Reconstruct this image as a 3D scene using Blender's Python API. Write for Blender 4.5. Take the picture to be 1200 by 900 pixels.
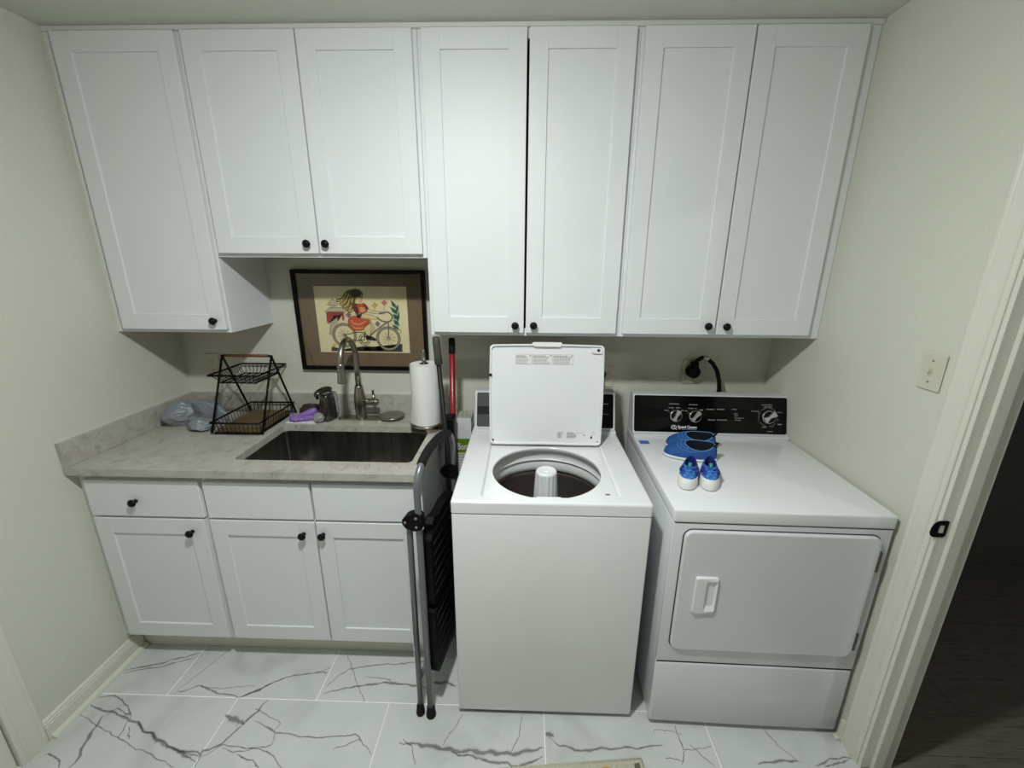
import bpy, bmesh, math, random
from mathutils import Vector, Matrix, noise
PI = math.pi
random.seed(7)

# ------------------------------------------------------------------ clear
for o in list(bpy.data.objects):
    bpy.data.objects.remove(o, do_unlink=True)
SC = bpy.context.scene
COL = SC.collection

# ------------------------------------------------------------------ camera
XR, H = 2.8555, 2.428          # right wall, ceiling height
YF = -4.40                     # wall behind the camera
cam = bpy.data.cameras.new('camera')
cam.sensor_width = 36.0
cam.lens = 36.0 * 492.98 / 1200.0
cam.clip_start = 0.02
camo = bpy.data.objects.new('camera', cam)
COL.objects.link(camo)
camo.matrix_world = (Matrix.Translation((1.684383, -1.997217, 1.653362)) @ Matrix.Rotation(0.0272045, 4, 'Z')
                     @ Matrix.Rotation(PI / 2 - 0.2815533, 4, 'X') @ Matrix.Rotation(0.0057244, 4, 'Z'))
SC.camera = camo

# ------------------------------------------------------------------ world, exposure
w = bpy.data.worlds.new('world')
SC.world = w
w.use_nodes = True
w.node_tree.nodes['Background'].inputs[0].default_value = (0.6, 0.65, 0.7, 1)
w.node_tree.nodes['Background'].inputs[1].default_value = 0.05
vs = SC.view_settings
vs.view_transform = 'Standard'
vs.look = 'None'
vs.exposure = 0.0
vs.gamma = 1.0
vs.use_curve_mapping = False
LAMP = (1.42, -1.44, 2.398)     # small dome lamp on the ceiling, behind the top edge of the frame
LAMP_STRENGTH = 860.0


# ------------------------------------------------------------------ materials
def s2l(c):
    return tuple((x / 12.92 if x <= 0.04045 else ((x + 0.055) / 1.055) ** 2.4) for x in c)


def srgb(r, g, b):
    return s2l((r / 255, g / 255, b / 255)) + (1,)


def new_mat(name):
    m = bpy.data.materials.new(name)
    m.use_nodes = True
    return m, m.node_tree, m.node_tree.nodes['Principled BSDF']


def mat(name, col, rough=0.5, metal=0.0, spec=0.5, bump=None, coat=0.0, trans=0.0):
    """bump = (scale, strength, detail)"""
    m, nt, b = new_mat(name)
    b.inputs['Base Color'].default_value = col
    b.inputs['Roughness'].default_value = rough
    b.inputs['Metallic'].default_value = metal
    b.inputs['Specular IOR Level'].default_value = spec
    b.inputs['Coat Weight'].default_value = coat
    b.inputs['Transmission Weight'].default_value = trans
    n = nt.nodes.new('ShaderNodeTexNoise')
    tc = nt.nodes.new('ShaderNodeTexCoord')
    nt.links.new(tc.outputs['Object'], n.inputs['Vector'])
    sc, st, de = bump if bump else (40, 0.02, 2)
    n.inputs['Scale'].default_value = sc
    n.inputs['Detail'].default_value = de
    bp = nt.nodes.new('ShaderNodeBump')
    bp.inputs['Strength'].default_value = st
    bp.inputs['Distance'].default_value = 0.004
    nt.links.new(n.outputs['Fac'], bp.inputs['Height'])
    nt.links.new(bp.outputs['Normal'], b.inputs['Normal'])
    return m


def ramp_mat(name, stops, scale, rough, kind='noise', stretch=(1, 1, 1), detail=6, distort=0.0, metal=0.0, bump=0.0, rough2=None):
    m, nt, b = new_mat(name)
    tc = nt.nodes.new('ShaderNodeTexCoord')
    mp = nt.nodes.new('ShaderNodeMapping')
    mp.inputs['Scale'].default_value = stretch
    nt.links.new(tc.outputs['Object'], mp.inputs['Vector'])
    n = nt.nodes.new('ShaderNodeTexNoise')
    n.inputs['Scale'].default_value = scale
    n.inputs['Detail'].default_value = detail
    n.inputs['Distortion'].default_value = distort
    nt.links.new(mp.outputs['Vector'], n.inputs['Vector'])
    r = nt.nodes.new('ShaderNodeValToRGB')
    els = r.color_ramp.elements
    while len(els) < len(stops):
        els.new(0.5)
    for e, (p, c) in zip(els, stops):
        e.position = p
        e.color = c
    nt.links.new(n.outputs['Fac'], r.inputs['Fac'])
    nt.links.new(r.outputs['Color'], b.inputs['Base Color'])
    b.inputs['Roughness'].default_value = rough
    b.inputs['Metallic'].default_value = metal
    if rough2 is not None:
        mr = nt.nodes.new('ShaderNodeMapRange')
        mr.inputs['To Min'].default_value = rough
        mr.inputs['To Max'].default_value = rough2
        nt.links.new(n.outputs['Fac'], mr.inputs['Value'])
        nt.links.new(mr.outputs['Result'], b.inputs['Roughness'])
    if bump:
        bp = nt.nodes.new('ShaderNodeBump')
        bp.inputs['Strength'].default_value = bump
        bp.inputs['Distance'].default_value = 0.003
        nt.links.new(n.outputs['Fac'], bp.inputs['Height'])
        nt.links.new(bp.outputs['Normal'], b.inputs['Normal'])
    return m


def emit_mat(name, col, strength):
    m, nt, b = new_mat(name)
    b.inputs['Base Color'].default_value = (0.9, 0.9, 0.9, 1)
    b.inputs['Emission Color'].default_value = col
    b.inputs['Emission Strength'].default_value = strength
    return m


def vein_mat():
    m, nt, b = new_mat('marble_vein')
    m.blend_method = 'BLEND' if hasattr(m, 'blend_method') else m.blend_method
    uv = nt.nodes.new('ShaderNodeUVMap')
    sep = nt.nodes.new('ShaderNodeSeparateXYZ')
    nt.links.new(uv.outputs['UV'], sep.inputs['Vector'])
    tc = nt.nodes.new('ShaderNodeTexCoord')
    n = nt.nodes.new('ShaderNodeTexNoise')
    n.inputs['Scale'].default_value = 38
    n.inputs['Detail'].default_value = 8
    nt.links.new(tc.outputs['Object'], n.inputs['Vector'])

    def mth(op, a, c=None):
        q = nt.nodes.new('ShaderNodeMath')
        q.operation = op
        for i, v in enumerate((a, c)):
            if v is None:
                continue
            if isinstance(v, (int, float)):
                q.inputs[i].default_value = v
            else:
                nt.links.new(v, q.inputs[i])
        return q.outputs[0]
    d = mth('ABSOLUTE', mth('SUBTRACT', mth('MULTIPLY', sep.outputs['Y'], 2.0), 1.0))
    wob = mth('MULTIPLY', mth('SUBTRACT', n.outputs['Fac'], 0.5), 0.9)
    d = mth('ABSOLUTE', mth('ADD', d, wob))
    prof = mth('MAXIMUM', mth('SUBTRACT', 1.0, d), 0.0)
    core = mth('MINIMUM', mth('MULTIPLY', mth('MAXIMUM', mth('SUBTRACT', prof, 0.55), 0.0), 3.0), 0.30)
    halo = mth('MULTIPLY', mth('POWER', prof, 1.4), 0.26)
    a = mth('MINIMUM', mth('MAXIMUM', mth('ADD', core, halo), 0.0), 0.8)
    edge = mth('MINIMUM', mth('MULTIPLY', mth('MINIMUM', sep.outputs['Y'], mth('SUBTRACT', 1.0, sep.outputs['Y'])), 8.0), 1.0)
    a = mth('MULTIPLY', a, edge)
    b.inputs['Base Color'].default_value = srgb(116, 113, 104)
    b.inputs['Roughness'].default_value = 0.15
    nt.links.new(a, b.inputs['Alpha'])
    return m


def glass_mat():
    m, nt, b = new_mat('picture_glass')
    out = nt.nodes['Material Output']
    t = nt.nodes.new('ShaderNodeBsdfTransparent')
    g = nt.nodes.new('ShaderNodeBsdfGlossy')
    g.inputs['Roughness'].default_value = 0.03
    f = nt.nodes.new('ShaderNodeFresnel')
    f.inputs['IOR'].default_value = 1.35
    mx = nt.nodes.new('ShaderNodeMixShader')
    nt.links.new(f.outputs[0], mx.inputs[0])
    nt.links.new(t.outputs[0], mx.inputs[1])
    nt.links.new(g.outputs[0], mx.inputs[2])
    nt.links.new(mx.outputs[0], out.inputs['Surface'])
    return m


M = {}
M['wall'] = mat('wall_paint', (0.655, 0.655, 0.57, 1), 0.7, spec=0.25, bump=(140, 0.35, 3))
M['ceiling'] = mat('ceiling_paint', (0.66, 0.66, 0.605, 1), 0.85, spec=0.2, bump=(90, 0.3, 3))
M['trim'] = mat('trim_paint', (0.71, 0.705, 0.62, 1), 0.35, spec=0.4)
M['trim_white'] = mat('scribe_paint', (0.72, 0.72, 0.68, 1), 0.4, spec=0.4)
M['cab'] = mat('cabinet_paint', (0.76, 0.78, 0.79, 1), 0.48, spec=0.42, bump=(60, 0.015, 2))
M['cab_in'] = mat('cabinet_inside', (0.06, 0.055, 0.05, 1), 0.7)
M['cab_under'] = ramp_mat('cabinet_underside', [(0.3, srgb(150, 128, 100)), (0.7, srgb(176, 150, 118))], 6, 0.6, stretch=(1, 14, 1))
M['knob'] = mat('black_knob', (0.004, 0.004, 0.004, 1), 0.4, spec=0.2)
M['enamel'] = mat('white_enamel', (0.80, 0.815, 0.83, 1), 0.16, spec=0.5, bump=(25, 0.006, 2))
M['enamel_front'] = mat('white_enamel_front', (0.78, 0.79, 0.785, 1), 0.22, spec=0.5, bump=(300, 0.02, 2))
M['grey_enamel'] = mat('pale_grey_enamel', (0.68, 0.70, 0.715, 1), 0.2, spec=0.5, bump=(25, 0.006, 2))
M['plastic'] = mat('white_plastic', (0.78, 0.79, 0.80, 1), 0.35)
M['tubring'] = mat('grey_tub_plastic', (0.62, 0.63, 0.63, 1), 0.38)
M['seam'] = mat('dark_seam', (0.03, 0.03, 0.032, 1), 0.6)
M['gloss_black'] = mat('gloss_black_panel', (0.003, 0.003, 0.003, 1), 0.12, spec=0.22)
M['band_black'] = mat('matt_black_band', (0.0015, 0.0015, 0.0015, 1), 0.3, spec=0.2)
M['lid_reflection'] = mat('lid_reflection', (0.085, 0.086, 0.095, 1), 0.3, spec=0.3)
M['print_white'] = mat('white_print', (0.72, 0.72, 0.72, 1), 0.5)
M['print_grey'] = mat('grey_print', (0.32, 0.32, 0.32, 1), 0.5)
M['print_black'] = mat('black_print', (0.03, 0.03, 0.03, 1), 0.6)
M['chrome'] = mat('chrome', (0.75, 0.75, 0.76, 1), 0.12, 1.0)
M['silver'] = mat('silver_knob', (0.58, 0.58, 0.58, 1), 0.35, 0.6)
M['nickel'] = ramp_mat('brushed_nickel', [(0.3, (0.30, 0.28, 0.25, 1)), (0.7, (0.40, 0.375, 0.34, 1))], 40, 0.28, stretch=(1, 1, 12), metal=1.0)
M['dark_nickel'] = mat('dark_smoked_metal', (0.11, 0.10, 0.09, 1), 0.2, 0.8)
M['steel'] = ramp_mat('sink_steel', [(0.25, (0.20, 0.19, 0.17, 1)), (0.75, (0.40, 0.385, 0.35, 1))], 5, 0.26, stretch=(6, 6, 0.6), metal=1.0, distort=0.6, rough2=0.36)
M['tub_steel'] = mat('tub_steel', (0.16, 0.13, 0.115, 1), 0.4, 0.7, bump=(200, 0.2, 2))
M['quartz'] = ramp_mat('quartz', [(0.30, srgb(158, 154, 142)), (0.42, srgb(176, 172, 162)), (0.62, srgb(187, 185, 177)), (0.70, srgb(162, 158, 147))], 22, 0.3, detail=9, distort=0.8)
M['quartz_vein'] = mat('quartz_vein', srgb(128, 120, 106), 0.35)
M['tile'] = ramp_mat('marble_tile', [(0.30, srgb(193, 197, 194)), (0.45, srgb(206, 210, 208)), (0.7, srgb(214, 217, 216))], 3.2, 0.12, detail=8, distort=1.2)
M['vein'] = vein_mat()
M['grout'] = mat('grout', srgb(250, 250, 246), 0.8, bump=(200, 0.2, 2))
M['plank'] = ramp_mat('dark_wood_plank', [(0.3, srgb(92, 86, 77)), (0.55, srgb(120, 112, 101)), (0.75, srgb(104, 97, 88))], 7, 0.45, stretch=(1.2, 16, 1), detail=8, distort=0.4)
M['threshold'] = mat('threshold_wood', srgb(128, 112, 92), 0.5)
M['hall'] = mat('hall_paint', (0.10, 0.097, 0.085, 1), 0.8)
M['black_wire'] = mat('black_wire', (0.003, 0.003, 0.003, 1), 0.5, spec=0.15)
M['wood'] = ramp_mat('handle_wood', [(0.3, srgb(74, 44, 28)), (0.7, srgb(108, 66, 40))], 12, 0.5, stretch=(1, 14, 14))
M['card'] = ramp_mat('brown_board', [(0.3, srgb(82, 66, 44)), (0.7, srgb(104, 86, 60))], 10, 0.7)
M['bag'] = mat('grey_film', srgb(134, 140, 148), 0.36, spec=0.5, bump=(36, 0.45, 4))
M['bag_white'] = mat('white_sticker', srgb(236, 238, 240), 0.5)
M['purple'] = mat('purple_rubber', srgb(142, 110, 182), 0.45, bump=(60, 0.3, 3))
M['dark_scrap'] = mat('dark_scrap', srgb(52, 42, 34), 0.6, bump=(60, 0.4, 3))
M['clear'] = mat('clear_film', srgb(150, 150, 152), 0.2, spec=0.6)
M['white_paper'] = mat('white_paper', srgb(226, 227, 228), 0.7)
M['red'] = mat('red_pole', srgb(132, 18, 30), 0.3)
M['black_plastic'] = mat('black_plastic', (0.0035, 0.0035, 0.0035, 1), 0.5, spec=0.15)
M['soft_black'] = mat('black_rubber', (0.008, 0.008, 0.0085, 1), 0.7, spec=0.2, bump=(250, 0.3, 2))
M['grip'] = mat('grey_brown_grip', srgb(66, 64, 58), 0.65, bump=(200, 0.3, 2))
M['pole'] = mat('dark_pole', srgb(30, 31, 34), 0.5, spec=0.25)
M['ladder'] = mat('grey_powder_coat', srgb(112, 115, 120), 0.3, 0.25)
M['bolt'] = mat('bolt', srgb(150, 138, 134), 0.35, 0.7)
M['frame_black'] = mat('frame_black', (0.004, 0.0025, 0.0025, 1), 0.45, spec=0.15)
M['matboard'] = ramp_mat('brown_mat', [(0.3, srgb(112, 92, 70)), (0.7, srgb(122, 101, 77))], 30, 0.85)
M['art_paper'] = ramp_mat('cream_paper', [(0.3, srgb(222, 210, 165)), (0.7, srgb(232, 221, 180))], 10, 0.8)
M['glass'] = glass_mat()
M['ivory'] = mat('ivory_plastic', srgb(208, 204, 188), 0.35)
M['box_white'] = mat('white_carton', srgb(214, 216, 216), 0.5)
M['box_green'] = mat('green_label', srgb(96, 128, 30), 0.5)
M['box_side'] = ramp_mat('printed_carton', [(0.35, srgb(70, 78, 60)), (0.5, srgb(190, 190, 180)), (0.65, srgb(120, 112, 90))], 60, 0.5)
M['tape'] = mat('blue_tape', srgb(70, 104, 205), 0.55)
M['shoe_blue'] = mat('blue_neoprene', srgb(26, 80, 148), 0.75, bump=(400, 0.3, 2))
M['shoe_trim'] = mat('light_blue_trim', srgb(96, 150, 200), 0.7)
M['shoe_dark'] = mat('dark_lining', srgb(12, 16, 30), 0.8)
M['shoe_in2'] = mat('violet_blue_lining', srgb(30, 36, 120), 0.8)
M['sole_white'] = mat('white_sole', srgb(222, 224, 218), 0.6)
M['sole_grey'] = mat('grey_outsole', srgb(120, 122, 120), 0.7)
M['shoe_print'] = ramp_mat('blue_print_fabric', [(0.36, srgb(24, 36, 120)), (0.44, srgb(36, 84, 176)), (0.56, srgb(40, 110, 190)), (0.60, srgb(110, 175, 205)), (0.68, srgb(60, 50, 150))], 60, 0.7, detail=3, distort=1.5)
M['teal'] = mat('teal_tab', srgb(50, 150, 150), 0.6)
M['towel'] = mat('paper_towel', (0.82, 0.82, 0.81, 1), 0.9, spec=0.1)
M['rug'] = ramp_mat('beige_rug', [(0.3, srgb(186, 180, 162)), (0.7, srgb(204, 199, 182))], 120, 0.95)
M['rug_yellow'] = mat('yellow_pile', srgb(206, 164, 70), 0.95)
M['rug_grey'] = mat('grey_pile', srgb(108, 98, 86), 0.95)
M['bulb'] = emit_mat('lit_bulb', (0.96, 1.0, 0.985, 1), LAMP_STRENGTH)
M['hall_fill'] = emit_mat('hall_fill_light', (0.97, 1.0, 1.0, 1), 330.0)
M['porcelain'] = mat('white_porcelain', (0.8, 0.8, 0.8, 1), 0.3)


# ------------------------------------------------------------------ helpers
class MB:
    """collects shapes in world (or local) coordinates; build() links them as ONE mesh object"""

    def __init__(s):
        s.v, s.f, s.uv, s.sm = [], [], {}, []

    def add(s, vs, fs, smooth=False):
        b = len(s.v)
        s.v += [tuple(p) for p in vs]
        for f in fs:
            s.f.append(tuple(b + i for i in f))
            s.sm.append(smooth)
        return b

    def bm(s, bm, smooth=False):
        bm.verts.index_update()
        s.add([v.co for v in bm.verts], [[v.index for v in f.verts] for f in bm.faces], smooth)
        bm.free()

    def box(s, x0, x1, y0, y1, z0, z1, bev=0.0, seg=1, mtx=None):
        bm = bmesh.new()
        bmesh.ops.create_cube(bm, size=1)
        for v in bm.verts:
            v.co = Vector(((x0 + x1) / 2 + v.co.x * (x1 - x0), (y0 + y1) / 2 + v.co.y * (y1 - y0), (z0 + z1) / 2 + v.co.z * (z1 - z0)))
        if bev:
            bmesh.ops.bevel(bm, geom=list(bm.edges), offset=bev, segments=seg, affect='EDGES', profile=0.5)
        if mtx is not None:
            bm.transform(mtx)
        s.bm(bm, seg > 1)
        return s

    def tube(s, path, r, n=10, caps=True, closed=False):
        pts = [Vector(p) for p in path]
        rs = r if isinstance(r, (list, tuple)) else [r] * len(pts)
        N = len(pts)
        rings = []
        up = None
        for i in range(N):
            if closed:
                t = (pts[(i + 1) % N] - pts[i - 1]).normalized()
            else:
                t = (pts[min(i + 1, N - 1)] - pts[max(i - 1, 0)]).normalized()
            if up is None:
                a = Vector((0, 0, 1)) if abs(t.z) < 0.9 else Vector((1, 0, 0))
                up = (a - t * a.dot(t)).normalized()
            else:
                up = (up - t * up.dot(t)).normalized()
            sd = t.cross(up)
            rings.append([pts[i] + (up * math.cos(2 * PI * k / n) + sd * math.sin(2 * PI * k / n)) * rs[i] for k in range(n)])
        vs = [p for rg in rings for p in rg]
        fs = []
        for i in range(N if closed else N - 1):
            j = (i + 1) % N
            for k in range(n):
                k2 = (k + 1) % n
                fs.append((i * n + k, i * n + k2, j * n + k2, j * n + k))
        b = s.add(vs, fs, True)
        if caps and not closed:
            s.f.append(tuple(b + k for k in reversed(range(n))))
            s.f.append(tuple(b + (N - 1) * n + k for k in range(n)))
            s.sm += [False, False]
        return s

    def lathe(s, prof, c, axis='Z', n=24, mtx=None, smooth=True, caps=False):
        """prof = list of (radius, height)"""
        c = Vector(c)
        vs, fs = [], []
        for (r, h) in prof:
            for k in range(n):
                a = 2 * PI * k / n
                u, q = r * math.cos(a), r * math.sin(a)
                p = {'Z': Vector((u, q, h)), 'Y': Vector((u, h, q)), 'X': Vector((h, u, q))}[axis]
                if mtx is not None:
                    p = mtx @ p
                vs.append(c + p)
        for i in range(len(prof) - 1):
            for k in range(n):
                k2 = (k + 1) % n
                f = (i * n + k, i * n + k2, (i + 1) * n + k2, (i + 1) * n + k)
                fs.append(f if axis != 'Y' else f[::-1])
        b = s.add(vs, fs, smooth)
        if caps:
            s.f.append(tuple(b + k for k in reversed(range(n))))
            s.f.append(tuple(b + (len(prof) - 1) * n + k for k in range(n)))
            s.sm += [False, False]
        return s

    def prism(s, pts, fa, fb, smooth=False):
        """2D outline swept from fa(p) to fb(p)"""
        n = len(pts)
        vs = [fa(p) for p in pts] + [fb(p) for p in pts]
        fs = [(i, (i + 1) % n, n + (i + 1) % n, n + i) for i in range(n)]
        b = s.add(vs, fs, smooth)
        s.f.append(tuple(b + i for i in reversed(range(n))))
        s.f.append(tuple(b + n + i for i in range(n)))
        s.sm += [False, False]
        return s

    def ring(s, outer, inner, fa, fb):
        """flat ring between two outlines with the same number of points, swept fa to fb"""
        n = len(outer)
        vs = [fa(p) for p in outer] + [fa(p) for p in inner] + [fb(p) for p in outer] + [fb(p) for p in inner]
        fs = []
        for i in range(n):
            j = (i + 1) % n
            fs += [(i, j, n + j, n + i), (2 * n + i, 3 * n + i, 3 * n + j, 2 * n + j),
                   (i, 2 * n + i, 2 * n + j, j), (n + i, n + j, 3 * n + j, 3 * n + i)]
        s.add(vs, fs)
        return s

    def grid(s, rows, closed_u=False, smooth=True):
        m, n = len(rows), len(rows[0])
        vs = [p for r in rows for p in r]
        fs = []
        for i in range(m - 1):
            for k in range(n if closed_u else n - 1):
                k2 = (k + 1) % n
                fs.append((i * n + k, i * n + k2, (i + 1) * n + k2, (i + 1) * n + k))
        s.add(vs, fs, smooth)
        return s

    def poly(s, pts):
        s.add(pts, [tuple(range(len(pts)))])
        return s

    def build(s, name, m, parent=None, local=False, fix=True, label=None, kind=None, sub=0):
        me = bpy.data.meshes.new(name)
        vs = [Vector(p) for p in s.v]
        o = bpy.data.objects.new(name, me)
        if parent is None:
            lo = Vector((min(p.x for p in vs), min(p.y for p in vs), min(p.z for p in vs)))
            hi = Vector((max(p.x for p in vs), max(p.y for p in vs), max(p.z for p in vs)))
            org = Vector(((lo.x + hi.x) / 2, (lo.y + hi.y) / 2, lo.z))
            vs = [p - org for p in vs]
            o.location = org
        elif not local:
            inv = world(parent).inverted()
            vs = [inv @ p for p in vs]
        me.from_pydata(vs, [], s.f)
        if fix:
            bm = bmesh.new()
            bm.from_mesh(me)
            bmesh.ops.recalc_face_normals(bm, faces=list(bm.faces))
            bm.to_mesh(me)
            bm.free()
        if len(s.sm) == len(me.polygons):
            me.polygons.foreach_set('use_smooth', s.sm)
        me.materials.append(m)
        COL.objects.link(o)
        if parent is not None:
            o.parent = parent
        if label:
            o['label'] = label
        if kind:
            o['kind'] = kind
        if sub:
            md = o.modifiers.new('subdivision', 'SUBSURF')
            md.levels = md.render_levels = sub
        return o


def world(o):
    m = o.matrix_basis.copy()
    while o.parent:
        o = o.parent
        m = o.matrix_basis @ m
    return m


def thing(name, label, cat, loc, rotz=0.0, group=None):
    o = bpy.data.objects.new(name, None)
    o.empty_display_size = 0.05
    COL.objects.link(o)
    o.location = loc
    o.rotation_euler = (0, 0, rotz)
    o['label'], o['category'] = label, cat
    if group:
        o['group'] = group
    return o


def tag(o, label, cat, group=None):
    o['label'], o['category'] = label, cat
    if group:
        o['group'] = group
    return o


def struct(o, label=None):
    o['kind'] = 'structure'
    if label:
        o['label'] = label
    return o


def box(*a, **k):
    return MB().box(*a, **k)


def rrect(x0, x1, z0, z1, r, n=5):
    out = []
    for cx, cz, a0 in ((x1 - r, z1 - r, 0), (x0 + r, z1 - r, PI / 2), (x0 + r, z0 + r, PI), (x1 - r, z0 + r, 1.5 * PI)):
        for k in range(n + 1):
            a = a0 + PI / 2 * k / n
            out.append((cx + r * math.cos(a), cz + r * math.sin(a)))
    return out


def text_mesh(body, size, parent, m, mtx, name='lettering', extrude=0.0002, bold=0.0, shear=0.0):
    """flat lettering as a mesh; mtx maps the text's own plane (x right, y up) into the parent's space"""
    cu = bpy.data.curves.new(name, 'FONT')
    cu.body = body
    cu.size = size
    cu.extrude = extrude
    cu.offset = bold
    cu.shear = shear
    cu.resolution_u = 3
    t = bpy.data.objects.new(name, cu)
    COL.objects.link(t)
    bpy.context.view_layer.update()
    dg = bpy.context.evaluated_depsgraph_get()
    me = bpy.data.meshes.new_from_object(t.evaluated_get(dg))
    bpy.data.objects.remove(t, do_unlink=True)
    me.transform(mtx)
    me.materials.clear()
    me.materials.append(m)
    me.name = name
    o = bpy.data.objects.new(name, me)
    COL.objects.link(o)
    o.parent = parent
    return o


def plate_with_hole(rect, c, r, z, n=96):
    """flat plate rect=(x0,x1,y0,y1) with a round hole; returns verts and quads between hole and outline"""
    x0, x1, y0, y1 = rect
    angs = sorted(set([2 * PI * k / n for k in range(n)] + [math.atan2(y - c[1], x - c[0]) % (2 * PI) for x in (x0, x1) for y in (y0, y1)]))
    inn, out = [], []
    for a in angs:
        dx, dy = math.cos(a), math.sin(a)
        ts = []
        if dx > 1e-9: ts.append((x1 - c[0]) / dx)
        if dx < -1e-9: ts.append((x0 - c[0]) / dx)
        if dy > 1e-9: ts.append((y1 - c[1]) / dy)
        if dy < -1e-9: ts.append((y0 - c[1]) / dy)
        t = min(ts)
        inn.append((c[0] + r * dx, c[1] + r * dy, z))
        out.append((c[0] + t * dx, c[1] + t * dy, z))
    return inn, out

# tile material: every tile gets its own piece of the pattern
def vary(m):
    nt = m.node_tree
    oi = nt.nodes.new('ShaderNodeObjectInfo')
    mu = nt.nodes.new('ShaderNodeMath')
    mu.operation = 'MULTIPLY'
    mu.inputs[1].default_value = 37.0
    nt.links.new(oi.outputs['Random'], mu.inputs[0])
    mp = [n for n in nt.nodes if n.type == 'MAPPING'][0]
    nt.links.new(mu.outputs[0], mp.inputs['Location'])


vary(M['tile'])
vary(M['plank'])

# ------------------------------------------------------------------ the room shell
struct(MB().box(-0.12, XR + 0.0, 0.0, 0.12, -0.1, H + 0.1).build('wall_back', M['wall']), 'cream painted wall behind the cabinets and machines')
WL = MB().box(-0.12, 0, -1.035, 0.0, -0.1, H + 0.1)
WL.box(-0.12, 0, -1.84, -1.035, 2.05, H + 0.1)
WL.box(-0.12, 0, YF, -1.84, -0.1, H + 0.1)
struct(WL.build('wall_left', M['wall']), 'cream painted wall left of the counter')
WR = MB().box(XR, XR + 0.10, -0.935, 0.12, -0.1, H + 0.1)
WR.box(XR, XR + 0.10, -1.77, -0.935, 2.05, H + 0.1)
WR.box(XR, XR + 0.10, YF, -1.77, -0.1, H + 0.1)
struct(WR.build('wall_right', M['wall']), 'cream painted wall right of the dryer with a doorway')
struct(MB().box(-0.12, XR + 0.1, YF - 0.12, YF, -0.1, H + 0.1).build('wall_front', M['wall']), 'cream wall at the near end of the room')
struct(MB().box(-0.12, XR + 0.1, YF - 0.12, 0.12, H, H + 0.1).build('ceiling', M['ceiling']), 'flat pale ceiling above the wall cabinets')

floor = struct(MB().box(-0.12, XR + 0.01, YF - 0.12, 0.12, -0.1, -0.0006).build('floor', M['grout']), 'floor of large white marble look tiles with grey veins')
floor_w = world(floor).inverted()
TILES = {}


def tile_mesh(wd, dp):
    key = (round(wd, 4), round(dp, 4))
    if key not in TILES:
        t = MB().box(-wd / 2, wd / 2, -dp / 2, dp / 2, -0.008, 0, bev=0.0006)
        me = bpy.data.meshes.new('floor_tile')
        me.from_pydata(t.v, [], t.f)
        me.materials.append(M['tile'])
        TILES[key] = me
    return TILES[key]


tile_at = {}
ROW, G = 0.305, 0.0034
for r in range(-2, 13):
    yb = -0.780 - ROW * r              # near-side edges step by one tile
    ya = yb + ROW
    ya, yb = min(ya, 0.0), max(yb, YF)
    if ya - yb < 0.02:
        continue
    off = 0.29 if r % 2 == 0 else 0.58
    xs = [0.0] + [off + 0.6 * k for k in range(-1, 6) if 0.02 < off + 0.6 * k < XR - 0.02] + [XR]
    for i in range(len(xs) - 1):
        wd, dp = xs[i + 1] - xs[i] - G, ya - yb - G
        o = bpy.data.objects.new('floor_tile', tile_mesh(wd, dp))
        COL.objects.link(o)
        o.parent = floor
        o.location = floor_w @ Vector(((xs[i] + xs[i + 1]) / 2, (ya + yb) / 2, 0))
        tile_at[('A' if r == 0 else 'B' if r == 1 else 'r%d_' % r) + str(i)] = o

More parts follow.
